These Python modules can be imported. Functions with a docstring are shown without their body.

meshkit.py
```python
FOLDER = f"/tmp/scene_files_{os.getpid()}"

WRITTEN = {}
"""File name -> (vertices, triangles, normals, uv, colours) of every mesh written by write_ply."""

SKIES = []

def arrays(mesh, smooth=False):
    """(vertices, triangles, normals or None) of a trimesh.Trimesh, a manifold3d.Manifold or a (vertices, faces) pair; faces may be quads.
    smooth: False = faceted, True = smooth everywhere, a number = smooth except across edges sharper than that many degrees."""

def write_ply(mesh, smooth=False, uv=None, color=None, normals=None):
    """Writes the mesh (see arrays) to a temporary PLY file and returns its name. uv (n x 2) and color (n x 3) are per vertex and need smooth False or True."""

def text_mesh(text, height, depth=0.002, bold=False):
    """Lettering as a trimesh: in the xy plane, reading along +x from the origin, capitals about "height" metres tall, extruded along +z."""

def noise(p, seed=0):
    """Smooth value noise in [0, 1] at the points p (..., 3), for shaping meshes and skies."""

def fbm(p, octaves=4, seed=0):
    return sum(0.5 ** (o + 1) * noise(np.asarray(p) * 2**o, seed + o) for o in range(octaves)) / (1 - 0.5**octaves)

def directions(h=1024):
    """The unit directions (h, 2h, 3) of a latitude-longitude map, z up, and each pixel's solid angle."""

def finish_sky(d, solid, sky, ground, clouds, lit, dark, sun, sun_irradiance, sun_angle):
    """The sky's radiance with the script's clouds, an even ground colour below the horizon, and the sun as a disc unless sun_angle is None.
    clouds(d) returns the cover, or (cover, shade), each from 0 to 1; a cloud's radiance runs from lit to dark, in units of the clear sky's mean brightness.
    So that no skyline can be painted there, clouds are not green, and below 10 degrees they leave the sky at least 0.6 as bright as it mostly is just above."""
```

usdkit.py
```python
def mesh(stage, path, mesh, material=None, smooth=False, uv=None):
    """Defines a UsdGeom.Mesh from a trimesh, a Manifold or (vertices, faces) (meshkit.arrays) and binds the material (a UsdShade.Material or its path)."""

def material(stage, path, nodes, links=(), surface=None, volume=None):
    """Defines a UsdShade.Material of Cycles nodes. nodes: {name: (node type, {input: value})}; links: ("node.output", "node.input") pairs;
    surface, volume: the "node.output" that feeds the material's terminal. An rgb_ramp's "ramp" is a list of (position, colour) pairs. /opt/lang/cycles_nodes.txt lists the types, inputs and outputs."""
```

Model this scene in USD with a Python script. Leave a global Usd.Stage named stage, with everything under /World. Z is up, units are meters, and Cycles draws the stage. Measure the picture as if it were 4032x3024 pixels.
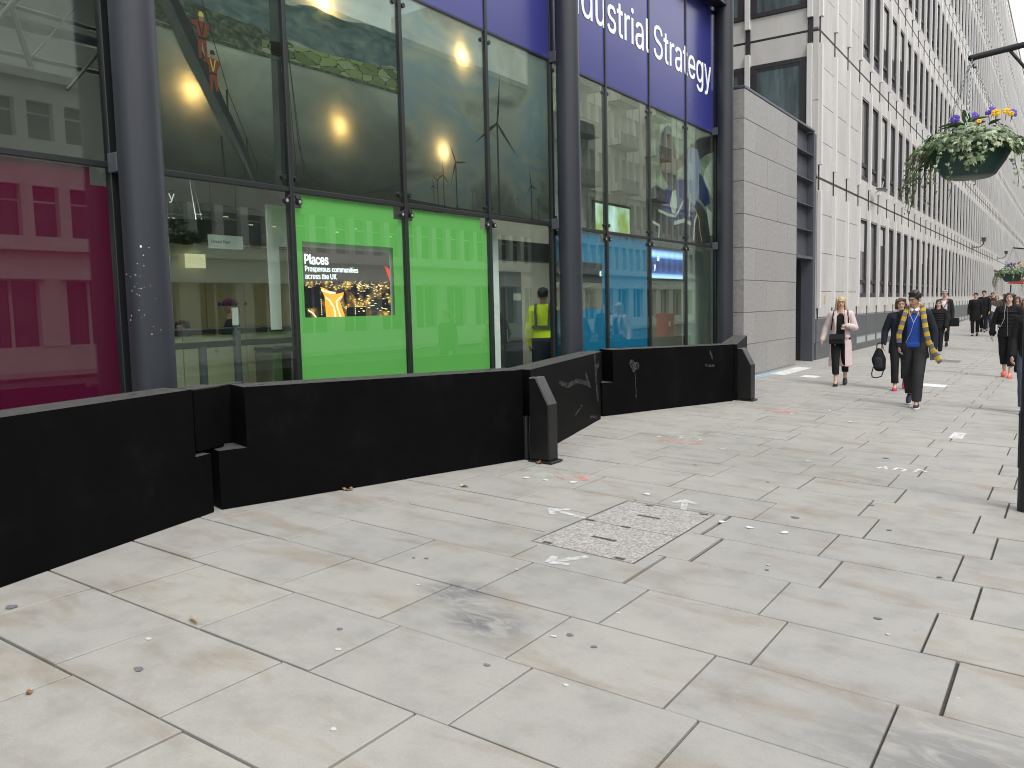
import math, random
import numpy as np, trimesh, manifold3d as m3, shapely.geometry as sg, shapely.affinity as sa, shapely.ops as so
import usdkit, meshkit
from pxr import Usd, UsdGeom, UsdLux, UsdShade, Sdf, Gf

EXPOSURE, CLOUD, SUN_I, GLASSBOOST, LAMP = 1.12, 9.0, 0.3, 1.25, 150.0
stage = Usd.Stage.CreateInMemory()
UsdGeom.SetStageUpAxis(stage, 'Z')
world = UsdGeom.Xform.Define(stage, '/World')
UsdGeom.Scope.Define(stage, '/World/Looks')

# ------------------------------------------------------------ camera
YAW, PITCH, ROLL, FPX = -0.594166, -0.090966, 0.023428, 3258.38
def cam_basis():
    f = np.array([math.sin(YAW)*math.cos(PITCH), math.cos(YAW)*math.cos(PITCH), math.sin(PITCH)])
    r = np.array([math.cos(YAW), -math.sin(YAW), 0.0]); d = -np.cross(r, f)
    c, s = math.cos(ROLL), math.sin(ROLL)
    return c*r+s*d, -s*r+c*d, f
cr, cd, cf = cam_basis()
cam = UsdGeom.Camera.Define(stage, '/World/camera')
cam.AddTransformOp().Set(Gf.Matrix4d(*cr, 0, *(-cd), 0, *(-cf), 0, 0, 0, 1.65, 1))
cam.CreateHorizontalApertureAttr(36.0); cam.CreateVerticalApertureAttr(27.0)
cam.CreateFocalLengthAttr(36.0*FPX/4032)
cam.CreateClippingRangeAttr((0.05, 3000.0))
cam.CreateExposureAttr(EXPOSURE)

# ------------------------------------------------------------ light: overcast
SUN_EL, SUN_DIR = math.radians(52), np.array([0.80, -0.35])
rot = math.atan2(SUN_DIR[0], SUN_DIR[1])
sky_mat = usdkit.material(stage, '/World/Looks/overcast_sky', {
    'sky': ('sky_texture', {'sky_type': 'single_scattering', 'sun_disc': False, 'sun_elevation': SUN_EL, 'sun_rotation': rot, 'aerosol_density': 2.0}),
    'bw': ('rgb_to_bw', {}),
    'co': ('texture_coordinate', {}),
    'no': ('noise_texture', {'scale': 2.2, 'detail': 5.0, 'roughness': 0.55}),
    'cl': ('rgb_ramp', {'ramp': [(0.3, (CLOUD*0.86, CLOUD*0.88, CLOUD*0.9)), (0.7, (CLOUD*1.1, CLOUD*1.1, CLOUD*1.1))]}),
    'mx': ('mix', {'fac': 0.88}),
    'bg': ('background_shader', {'strength': 0.10})},
    [('co.generated', 'no.vector'), ('no.fac', 'cl.fac'), ('sky.color', 'mx.color1'), ('cl.color', 'mx.color2'), ('mx.color', 'bg.color')], surface='bg.background')
dome = UsdLux.DomeLight.Define(stage, '/World/sky')
UsdShade.MaterialBindingAPI.Apply(dome.GetPrim()).Bind(sky_mat)
dome.GetPrim().SetCustomDataByKey('kind', 'structure')
dome.GetPrim().SetCustomDataByKey('label', 'flat white overcast sky above the long stone building')
sun = UsdLux.DistantLight.Define(stage, '/World/sun_light')
sun.CreateIntensityAttr(SUN_I); sun.CreateAngleAttr(25.0); sun.CreateNormalizeAttr(True); sun.CreateColorAttr(Gf.Vec3f(1, 0.985, 0.96))
sd = np.array([SUN_DIR[0]*math.cos(SUN_EL), SUN_DIR[1]*math.cos(SUN_EL), 0]); sd[:2] *= math.cos(SUN_EL)/np.linalg.norm(sd[:2]); sd[2] = math.sin(SUN_EL)
sun.AddTransformOp().Set(Gf.Matrix4d().SetRotate(Gf.Rotation(Gf.Vec3d(0, 0, 1), Gf.Vec3d(*sd.tolist()))))

# ------------------------------------------------------------ helpers
RNG = random.Random(7); NR = np.random.default_rng(7)
used = {}
def pname(parent, name):
    k = parent + '/' + name
    n = used.get(k, 0); used[k] = n+1
    return k if n == 0 else f'{k}_{n:03d}'
def path_of(p):
    return '/World' if p is None else (p if isinstance(p, str) else str(p.GetPath()))
def cdata(pr, label=None, cat=None, group=None, kind=None):
    for k, v in (('label', label), ('category', cat), ('group', group), ('kind', kind)):
        if v: pr.SetCustomDataByKey(k, v)
    return pr
def thing(name, label, cat=None, loc=(0, 0, 0), rz=0, group=None, kind=None, scale=None):
    x = UsdGeom.Xform.Define(stage, pname('/World', name))
    x.AddTranslateOp().Set(Gf.Vec3d(*map(float, loc)))
    if rz: x.AddRotateZOp().Set(float(rz))
    if scale: x.AddScaleOp().Set(Gf.Vec3f(scale, scale, scale))
    return cdata(x.GetPrim(), label, cat, group, kind)
def part(name, mesh, mat, parent=None, smooth=False, label=None, kind=None, cat=None, group=None):
    if isinstance(mesh, list): mesh = cat_mesh(mesh)
    m = usdkit.mesh(stage, pname(path_of(parent), name), mesh, mat, smooth=smooth)
    return cdata(m.GetPrim(), label, cat, group, kind)
def cat_mesh(ms):
    return trimesh.util.concatenate([to_tri(m) for m in ms])
def to_tri(m):
    if hasattr(m, 'to_mesh'):
        q = m.to_mesh(); return trimesh.Trimesh(np.array(q.vert_properties[:, :3], float), np.array(q.tri_verts), process=False)
    return m
def box(x0, x1, y0, y1, z0, z1):
    b = trimesh.creation.box((abs(x1-x0), abs(y1-y0), abs(z1-z0))); b.apply_translation(((x0+x1)/2, (y0+y1)/2, (z0+z1)/2)); return b
def cbox(x0, x1, y0, y1, z0, z1, c=0.01):
    v = []
    for sx, ax in ((1, x0), (-1, x1)):
        for sy, ay in ((1, y0), (-1, y1)):
            for sz, az_ in ((1, z0), (-1, z1)):
                v += [(ax+sx*c, ay+sy*c, az_), (ax+sx*c, ay, az_+sz*c), (ax, ay+sy*c, az_+sz*c)]
    return trimesh.convex.convex_hull(np.array(v))
def cyl(a, b, r, n=16, r2=None):
    a, b = np.array(a, float), np.array(b, float); d = b-a; L = np.linalg.norm(d)
    if r2 is None: m = trimesh.creation.cylinder(radius=r, height=L, sections=n)
    else:
        m = to_tri(m3.Manifold.cylinder(L, r, r2, n)); m.apply_translation((0, 0, -L/2))
    T = trimesh.geometry.align_vectors([0, 0, 1], d/L); m.apply_transform(T); m.apply_translation((a+b)/2); return m
def tube(pts, r, n=8):
    pts = np.array(pts, float); out = []
    for i in range(len(pts)-1):
        out.append(cyl(pts[i], pts[i+1], r, n))
    return trimesh.util.concatenate(out)
def ball(c, r, s=(1, 1, 1), sub=2):
    m = trimesh.creation.icosphere(sub, r); m.apply_scale(s) if np.ndim(s) == 0 else m.vertices.__imul__(np.array(s)); m.apply_translation(c); return m
CYC = np.array([[0, 0, 1, 0], [1, 0, 0, 0], [0, 1, 0, 0], [0, 0, 0, 1.0]])
def yz(poly, x, t=0.002):
    """a flat shape drawn in (y, z), t thick, its front face at x."""
    if not hasattr(poly, 'geom_type'): poly = sg.Polygon(poly)
    gs = [g for g in getattr(poly, 'geoms', [poly]) if g.geom_type == 'Polygon' and g.area > 1e-7]
    m = trimesh.util.concatenate([trimesh.creation.extrude_polygon(g, t, engine='earcut') for g in gs])
    m.apply_transform(CYC); m.apply_translation((x-t, 0, 0)); return m
def flat(poly, x):
    """a single sheet of film in (y, z) facing +x."""
    if not hasattr(poly, 'geom_type'): poly = sg.Polygon(poly)
    ms = []
    for g in getattr(poly, 'geoms', [poly]):
        if g.geom_type == 'Polygon' and g.area > 1e-7:
            v, f = trimesh.creation.triangulate_polygon(g, engine='earcut'); ms.append(trimesh.Trimesh(np.column_stack([np.full(len(v), x), v]), f, process=False))
    m = trimesh.util.concatenate(ms)
    if m.face_normals[:, 0].mean() < 0: m.invert()
    return m
def text_yz(s, y0, z0, cap, width=None, x=0, t=0.004, bold=False):
    m = meshkit.text_mesh(s, cap, t, bold)
    b = m.bounds
    if width: m.vertices[:, 0] = (m.vertices[:, 0]-b[0, 0])*width/(b[1, 0]-b[0, 0])
    m.apply_transform(CYC); m.apply_translation((x-t, y0, z0)); return m
SX, SY = -0.044745, -0.00674
def ext(y):
    y = np.asarray(y, float); return 0.006*np.maximum(0, y-16)+0.012*np.maximum(0, y-45)-0.012*np.maximum(0, y-95)
def gz(x, y):
    x = np.clip(x, -7, 2.3); return SX*x+SY*np.clip(y, -20, 120)+ext(y)
def lift(m):
    m = to_tri(m).copy(); m.vertices[:, 2] += gz(m.vertices[:, 0], m.vertices[:, 1]); return m

# ------------------------------------------------------------ materials
def mat(name, col, rough=0.5, var=0.0, vscale=3.0, bump=0.0, bscale=60.0, metal=0.0, spec=0.5, stretch=(1, 1, 1), coat=0.0, rnd=0.0, col2=None, detail=5.0, bevel=0.0):
    n = {'g': ('geometry', {}), 'mp': ('mapping', {'scale': stretch}), 'n': ('noise_texture', {'scale': vscale, 'detail': detail, 'roughness': 0.6}),
         'p': ('principled_bsdf', {'roughness': rough, 'metallic': metal, 'specular_ior_level': spec, 'coat_weight': coat, 'base_color': col})}
    L = [('g.position', 'mp.vector'), ('mp.vector', 'n.vector')]
    if var or col2 is not None:
        c = np.array(col, float); lo, hi = (c*(1-var), np.minimum(c*(1+var), 1)) if col2 is None else (c, np.array(col2, float))
        n['r'] = ('rgb_ramp', {'ramp': [(0.3, tuple(lo)), (0.7, tuple(hi))]}); L += [('n.fac', 'r.fac')]
        src = 'r.color'
        if rnd:
            n['oi'] = ('object_info', {}); n['rm'] = ('map_range', {'from_min': 0.0, 'from_max': 1.0, 'to_min': 1-rnd, 'to_max': 1+rnd}); n['mm'] = ('vector_math', {'math_type': 'scale'})
            L += [('oi.random', 'rm.value'), (src, 'mm.vector1'), ('rm.result', 'mm.scale')]; src = 'mm.vector'
        L += [(src, 'p.base_color')]
    nrm = None
    if bevel:
        n['bv'] = ('bevel', {'radius': bevel, 'samples': 4}); nrm = 'bv.bevel'
    if bump:
        n['n2'] = ('noise_texture', {'scale': bscale, 'detail': 4.0}); n['b'] = ('bump', {'strength': bump, 'distance': 0.01})
        L += [('mp.vector', 'n2.vector'), ('n2.fac', 'b.height')]
        if nrm: L += [(nrm, 'b.normal')]
        nrm = 'b.normal'
    if nrm: L += [(nrm, 'p.normal')]
    return usdkit.material(stage, '/World/Looks/'+name, n, L, surface='p.BSDF')
def emit(name, col, s):
    return usdkit.material(stage, '/World/Looks/'+name, {'e': ('emission', {'color': col, 'strength': s})}, [], surface='e.emission')
def glass(name, tint, base=0.05, top=0.95):
    return usdkit.material(stage, '/World/Looks/'+name, {'f': ('layer_weight', {'blend': 0.5}), 'w': ('math', {'math_type': 'power', 'value2': 4.2}), 'm': ('math', {'math_type': 'multiply_add', 'value2': top, 'value3': base, 'use_clamp': True}),
        't': ('transparent_bsdf', {'color': tint}), 'g': ('glossy_bsdf', {'color': (0.90, 1.0, 0.95), 'roughness': 0.0}), 'x': ('mix_closure', {})},
        [('f.facing', 'w.value1'), ('w.value', 'm.value1'), ('m.value', 'x.fac'), ('t.BSDF', 'x.closure1'), ('g.BSDF', 'x.closure2')], surface='x.closure')
def film(name, col, clear, col2=None, scale=2.0, stretch=(1, 1, 1), trans=0.4, ramp=None):
    """printed film behind the glass: diffuse print, lets light through, partly see-through."""
    n = {'g': ('geometry', {}), 'mp': ('mapping', {'scale': stretch}), 'n': ('noise_texture', {'scale': scale, 'detail': 6.0, 'roughness': 0.55, 'distortion': 0.6}),
         'r': ('rgb_ramp', {'ramp': ramp or [(0.3, col), (0.7, col2 or col)]}), 'd': ('diffuse_bsdf', {}), 'tl': ('translucent_bsdf', {}), 'a': ('mix_closure', {'fac': trans}),
         't': ('transparent_bsdf', {'color': (1, 1, 1)}), 'x': ('mix_closure', {'fac': clear})}
    return usdkit.material(stage, '/World/Looks/'+name, n, [('g.position', 'mp.vector'), ('mp.vector', 'n.vector'), ('n.fac', 'r.fac'), ('r.color', 'd.color'), ('r.color', 'tl.color'),
        ('d.BSDF', 'a.closure1'), ('tl.BSDF', 'a.closure2'), ('a.closure', 'x.closure1'), ('t.BSDF', 'x.closure2')], surface='x.closure')

def stone_slab(name, base):
    """York stone paving: tone by slab, brown iron stains, grey grime, fine grain, gum spots."""
    n = {'g': ('geometry', {}), 'oi': ('object_info', {}),
         'ra': ('rgb_ramp', {'ramp': [(0.0, (base[0]*0.97, base[1]*0.975, base[2]*0.985)), (0.4, base), (0.75, (base[0]*1.02, base[1]*1.02, base[2]*1.015)), (1.0, (base[0]*1.03, base[1]*1.025, base[2]*1.01))]}),
         'mp': ('mapping', {'scale': (1.6, 4.2, 1.0)}),
         'n1': ('noise_texture', {'scale': 0.9, 'detail': 5.0, 'roughness': 0.6, 'distortion': 0.4}),
         's1': ('rgb_ramp', {'ramp': [(0.0, (1, 1, 1)), (0.53, (1, 1, 1)), (0.68, (0.86, 0.80, 0.73)), (1.0, (0.74, 0.65, 0.55))]}),
         'n2': ('noise_texture', {'scale': 4.0, 'detail': 6.0, 'roughness': 0.65}),
         's2': ('rgb_ramp', {'ramp': [(0.25, (0.80, 0.80, 0.80)), (0.52, (1, 1, 1)), (0.8, (1.07, 1.07, 1.06))]}),
         'n3': ('noise_texture', {'scale': 130.0, 'detail': 3.0}),
         's3': ('rgb_ramp', {'ramp': [(0.3, (0.93, 0.93, 0.93)), (0.7, (1.05, 1.05, 1.05))]}),
         'v': ('voronoi_texture', {'scale': 1.7, 'randomness': 1.0}), 'vr': ('rgb_ramp', {'ramp': [(0.0, (0.62, 0.61, 0.62)), (0.014, (0.7, 0.69, 0.7)), (0.022, (1, 1, 1)), (1.0, (1, 1, 1))]}),
         'v2': ('voronoi_texture', {'scale': 2.6, 'randomness': 1.0}), 'vr2': ('rgb_ramp', {'ramp': [(0.0, (1.3, 1.3, 1.28)), (0.014, (1.25, 1.25, 1.23)), (0.021, (1, 1, 1)), (1.0, (1, 1, 1))]}),
         'n4': ('noise_texture', {'scale': 0.35, 'detail': 3.0}), 's4': ('rgb_ramp', {'ramp': [(0.3, (0.93, 0.93, 0.94)), (0.7, (1.04, 1.04, 1.03))]}),
         'nb': ('noise_texture', {'scale': 260.0, 'detail': 3.0}), 'bb': ('bump', {'strength': 0.25, 'distance': 0.003}), 'b': ('bump', {'strength': 0.4, 'distance': 0.006}), 'p': ('principled_bsdf', {'roughness': 0.66, 'specular_ior_level': 0.4})}
    L = [('oi.random', 'ra.fac'), ('g.position', 'mp.vector'), ('mp.vector', 'n1.vector'), ('n1.fac', 's1.fac'), ('g.position', 'n2.vector'), ('n2.fac', 's2.fac'), ('g.position', 'n3.vector'), ('n3.fac', 's3.fac'),
         ('g.position', 'v.vector'), ('v.distance', 'vr.fac'), ('g.position', 'v2.vector'), ('v2.distance', 'vr2.fac'), ('g.position', 'n4.vector'), ('n4.fac', 's4.fac'), ('n2.fac', 'b.height'), ('b.normal', 'bb.normal'), ('g.position', 'nb.vector'), ('nb.fac', 'bb.height'), ('bb.normal', 'p.normal')]
    prev = 'ra.color'
    for k, s in enumerate(('s1', 's2', 's3', 'vr', 'vr2', 's4')):
        n[f'm{k}'] = ('mix', {'mix_type': 'multiply', 'fac': 1.0}); L += [(prev, f'm{k}.color1'), (f'{s}.color', f'm{k}.color2')]; prev = f'm{k}.color'
    # two grey tyre-like smears of grime, each with its own place on the stone
    n['wv'] = ('noise_texture', {'scale': 5.0, 'detail': 5.0, 'roughness': 0.6, 'distortion': 1.2}); n['wm'] = ('mapping', {'scale': (0.9, 2.4, 1.0), 'rotation': (0, 0, 0.5)}); n['wr'] = ('rgb_ramp', {'ramp': [(0.36, (0, 0, 0)), (0.56, (1, 1, 1))]})
    L += [('g.position', 'wm.vector'), ('wm.vector', 'wv.vector'), ('wv.fac', 'wr.fac')]
    for k, (cx, cy, sx_, sy_, rad, amt) in enumerate(((-2.74, 3.50, 1.0, 1.25, .30, .95), (-2.40, 3.26, 1.0, 1.3, .32, 1.0), (-.28, 3.20, .75, 1.0, .50, .6), (-.05, 3.05, .7, 1.2, .40, .5))):
        a = f'st{k}'; n[a+'m'] = ('mapping', {'location': (-cx*sx_, -cy*sy_, 0), 'scale': (sx_, sy_, 0.0)}); n[a+'l'] = ('vector_math', {'math_type': 'length'}); n[a+'r'] = ('map_range', {'from_min': rad*.25, 'from_max': rad, 'to_min': amt, 'to_max': 0.0, 'clamp': True}); n[a+'x'] = ('math', {'math_type': 'multiply'}); n[a+'b'] = ('rgb_to_bw', {}); n[a+'c'] = ('mix', {'mix_type': 'mix', 'color2': (0.13, 0.13, 0.135)})
        L += [('g.position', a+'m.vector'), (a+'m.vector', a+'l.vector1'), (a+'l.value', a+'r.value'), ('wr.color', a+'b.color'), (a+'r.result', a+'x.value1'), (a+'b.val', a+'x.value2'), (a+'x.value', a+'c.fac'), (prev, a+'c.color1')]; prev = a+'c.color'
    L += [(prev, 'p.base_color')]
    return usdkit.material(stage, '/World/Looks/'+name, n, L, surface='p.BSDF')

M = dict(
    slab=stone_slab('york_stone', (0.305, 0.294, 0.270)),
    bedding=mat('joint_sand', (0.048, 0.040, 0.034), 0.9, 0.35, 20, bump=0.4),
    asphalt=mat('asphalt', (0.055, 0.055, 0.057), 0.8, 0.25, 30, bump=0.5, bscale=200),
    kerb=mat('kerb_granite', (0.33, 0.32, 0.31), 0.7, 0.2, 40),
    earth=mat('far_ground', (0.12, 0.12, 0.11), 0.9, 0.2, 0.5),
    granite=mat('granite', (0.265, 0.255, 0.245), 0.55, 0.16, 14, rnd=0.05, bump=0.15, bscale=120, detail=8),
    steel=mat('dark_grey_steel', (0.060, 0.065, 0.078), 0.45, 0.08, 2.5, bevel=0.006),
    column=mat('column_paint', (0.019, 0.022, 0.029), 0.42, 0.10, 1.5, bump=0.05, bscale=8),
    frame=mat('black_frame', (0.012, 0.013, 0.014), 0.4, 0.1, 4),
    strip=mat('aluminium_strip', (0.22, 0.21, 0.20), 0.45, 0.08, 6, metal=0.4),
    stone=mat('pale_stone', (0.465, 0.447, 0.424), 0.6, 0.15, 1.1, stretch=(1, 1, 0.35), rnd=0.035, detail=7),
    finm=mat('fin_stone', (0.57, 0.555, 0.535), 0.5, 0.07, 1.5, stretch=(1, 1, 0.3)),
    dark=mat('dark_metal', (0.028, 0.025, 0.028), 0.5, 0.1, 4),
    plinth=mat('plinth_grey', (0.085, 0.09, 0.095), 0.5, 0.10, 2, rnd=0.05),
    vent=mat('vent_grey', (0.34, 0.36, 0.36), 0.6, 0.06, 6),
    ventf=mat('vent_frame', (0.15, 0.145, 0.14), 0.6, 0.1, 6),
    black=mat('matt_black', (0.008, 0.008, 0.009), 0.6),
    void=mat('dark_interior', (0.02, 0.021, 0.023), 0.8),
)
def pale_top_black(name, z0, z1, spec, rough):
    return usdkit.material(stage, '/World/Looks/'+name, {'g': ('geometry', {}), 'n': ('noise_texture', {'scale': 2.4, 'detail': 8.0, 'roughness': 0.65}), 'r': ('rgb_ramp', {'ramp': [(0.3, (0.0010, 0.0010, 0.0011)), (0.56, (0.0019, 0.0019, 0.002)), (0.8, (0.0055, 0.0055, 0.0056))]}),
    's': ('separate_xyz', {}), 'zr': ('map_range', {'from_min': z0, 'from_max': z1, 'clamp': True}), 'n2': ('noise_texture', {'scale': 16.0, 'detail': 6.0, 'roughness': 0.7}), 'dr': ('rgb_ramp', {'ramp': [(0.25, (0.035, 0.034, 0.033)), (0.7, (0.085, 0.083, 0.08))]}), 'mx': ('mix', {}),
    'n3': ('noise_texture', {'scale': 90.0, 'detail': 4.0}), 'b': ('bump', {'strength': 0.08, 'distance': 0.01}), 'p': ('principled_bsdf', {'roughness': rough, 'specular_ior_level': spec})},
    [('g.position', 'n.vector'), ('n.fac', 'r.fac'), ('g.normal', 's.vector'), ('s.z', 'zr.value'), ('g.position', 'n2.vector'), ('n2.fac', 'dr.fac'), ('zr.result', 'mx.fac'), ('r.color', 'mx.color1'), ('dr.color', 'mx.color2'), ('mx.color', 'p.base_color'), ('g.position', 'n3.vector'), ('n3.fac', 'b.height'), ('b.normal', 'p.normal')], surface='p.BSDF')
M['barrier'] = pale_top_black('barrier_black', 0.6, 0.95, 0.07, 0.6); M['post_pale_top'] = pale_top_black('post_black_pale_top', 0.35, 0.62, 0.45, 0.4)  # barrier tops are dusty; post faces turned upward are paler grey
M['pane'] = glass('clear_glass', (0.91, 0.96, 0.93), 0.05*GLASSBOOST)
M['pane_r'] = mat('window_glass', (0.085, 0.078, 0.082), 0.05, 0.3, 0.8, spec=0.65, stretch=(1, 1, 0.4), rnd=0.6)
M['pane_e'] = mat('window_glass_dark', (0.08, 0.105, 0.11), 0.04, 0.5, 2.2, spec=1.0, stretch=(2.0, 2.0, 0.3))

# ------------------------------------------------------------ ground
G = 5.90                                    # the glass plane is x = -G
ground = part('ground', trimesh.Trimesh([(-400, -400, -2.0), (400, -400, -2.0), (400, 900, -2.0), (-400, 900, -2.0)], [(0, 1, 2), (0, 2, 3)], process=False), M['earth'], kind='structure', label='bare ground far below and beyond the street')
pav = thing('pavement', 'broad pavement of pale stone slabs in staggered courses', kind='structure')
def sheet(x0, x1, y0, y1, dz, nx=2, step=2.0):
    xs = np.linspace(x0, x1, nx); ys = np.arange(y0, y1+step, step)
    v = np.array([(x, y, gz(x, y)+dz) for y in ys for x in xs]); f = []
    for j in range(len(ys)-1):
        for i in range(nx-1):
            a = j*nx+i; f += [(a, a+1, a+nx+1), (a, a+nx+1, a+nx)]
    return trimesh.Trimesh(v, f, process=False)
part('joint_bed', sheet(-7.2, 2.25, -6, 130, -0.016, 4), M['bedding'], pav)
AX, DX, BY, DY, OFF, ROT = -4.4031, 0.7717, 1.7464, 0.6060, 0.1551, -0.00237
cover_q = sg.Polygon([(-2.950, 4.535), (-2.915, 5.935), (-2.185, 5.955), (-2.180, 4.520)])
def slab_mesh(x0, x1, y0, y1, rng):
    gp = 0.0062; c = 0.003; dz = rng.uniform(-0.002, 0.002); j = lambda: rng.uniform(-0.0025, 0.0025)
    a, b, cc, d = x0+gp+j(), x1-gp+j(), y0+gp+j(), y1-gp+j()
    P = [(a, cc), (b, cc), (b, d), (a, d)]; Q = [(a+c, cc+c), (b-c, cc+c), (b-c, d-c), (a+c, d-c)]
    cs, sn = math.cos(ROT), math.sin(ROT); v = []
    tilt = rng.uniform(-0.002, 0.002)
    for ring, h in ((P, -0.03), (P, -0.003), (Q, 0.0)):
        for k, (x, y) in enumerate(ring):
            X, Y = cs*x-sn*y, sn*x+cs*y; v.append((X, Y, float(gz(X, Y))+h+dz+(tilt if k < 2 else -tilt)))
    f = [(8, 9, 10), (8, 10, 11)]
    for r in (0, 4):
        for k in range(4):
            f += [(r+k, r+(k+1) % 4, r+4+(k+1) % 4), (r+k, r+4+(k+1) % 4, r+4+k)]
    return trimesh.Trimesh(v, f, process=False)
FOC = FPX
def project(p):
    d = np.array(p)-np.array([0, 0, 1.65]); return np.array([2016+FOC*(d@cr)/(d@cf), 1512+FOC*(d@cd)/(d@cf)]) if d@cf > 0.1 else None
near, far = [], []
rs = random.Random(11)
for j in range(-3, 190):
    y0 = BY+DY*j; o = OFF if j % 2 else 0.0
    i0 = -4 if y0 > 21.4 or y0 < 15.6 else -4
    for i in range(i0, 9):
        x0 = AX+o+DX*i; x1 = x0+DX
        if x0 > 2.1 or x1 < -7: continue
        x1 = min(x1, 2.2)
        xm, ym = (x0+x1)/2, y0+DY/2
        if ym > 22 and x1 < -5.5: continue
        pq = project((xm, ym, float(gz(xm, ym))))
        vis = pq is not None and -500 < pq[0] < 4500 and pq[1] < 3700
        if sg.box(x0, y0, x1, y0+DY).intersects(cover_q):
            pg = sg.box(x0+.006, y0+.006, x1-.006, y0+DY-.006).difference(cover_q)
            if pg.is_empty or pg.area < 0.004: continue
            for gpoly in getattr(pg, 'geoms', [pg]):
                if gpoly.area < 0.003: continue
                m = trimesh.creation.extrude_polygon(gpoly, 0.03, engine='earcut'); m.apply_translation((0, 0, -0.03)); near.append((ym, xm, lift(m)))
            continue
        (near if vis and ym < 17 and xm > -6 else far).append((ym, xm, slab_mesh(x0, x1, y0, y0+DY, rs)))
near.sort(key=lambda s: s[0]); far += near[295:]; near = near[:295]
for y_, x_, m in near: part('paving_slab', m, M['slab'], pav)
M['slab_far'] = stone_slab('york_stone_far', (0.305, 0.294, 0.270))
part('distant_paving', [s[2] for s in far], M['slab_far'], pav, kind='stuff')
ks = []
for k in range(140):
    y = -6+0.92*k; ks.append(lift(cbox(2.22, 2.42, y, y+0.91, -0.14, 0.0, 0.012)))
part('kerb_stones', ks, M['kerb'], pav, kind='stuff')
road = part('road', sheet(2.40, 15.6, -40, 180, -0.125, 3), M['asphalt'], kind='structure', label='dark asphalt road beyond the kerb')
M['yellow'] = mat('road_yellow', (0.55, 0.42, 0.06), 0.7, 0.2, 20)
M['white'] = mat('white_paint', (0.72, 0.72, 0.70), 0.6, 0.1, 20)
lane = [sheet(8.9, 9.02, y, y+2, -0.121, 2, 1.0) for y in range(-10, 150, 6)]
part('lane_marking', lane, M['white'], kind='structure', label='broken white line along the middle of the road')
part('yellow_lines', [sheet(2.62, 2.72, -30, 150, -0.121), sheet(2.82, 2.92, -30, 150, -0.121)], M['yellow'], kind='structure', label='double yellow line beside the kerb')
part('far_pavement', sheet(15.6, 18.2, -40, 180, 0.0, 2), M['slab_far'], kind='structure', label='pavement on the other side of the road')

# ------------------------------------------------------------ glass office building (left)
off = thing('glass_office_building', 'glass fronted office with round grey columns, blue sign band and coloured window films', 'building')
EDGE = [-2.74, -1.17, 0.40, 1.97, 3.54, 5.225, 6.785, 8.33, 9.82, 11.41, 12.97, 14.55, 16.09]
ZT = 2.77; ZS = 4.95; ZTOP = 7.35
for yc in (-2.66, 3.626, 9.905, 16.00):
    z0 = float(gz(-5.7, yc))-0.1
    col_ = part('column', cyl((-5.68, yc, z0), (-5.68, yc, 16), 0.157, 40), M['column'], off, smooth=40)
M['splash'] = mat('white_splash', (0.62, 0.63, 0.66), 0.6)
rsp = random.Random(2); sps = []
for k in range(30):
    z_ = 1.80+abs(rsp.gauss(0, .10)) if k > 18 else 1.2+rsp.random()*1.0; a_ = rsp.gauss(-1.05 if k > 22 else -.95, .22 if k > 18 else .5); r_ = (.0036 if k else .018)*rsp.uniform(.5, 1.2); sps.append(ball((-5.68+.157*math.cos(a_), 3.626+.157*math.sin(a_), z_), r_, (.35, 1, 1.1), 1))
part('paint_splash', sps, M['splash'], off, kind='stuff')
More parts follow.
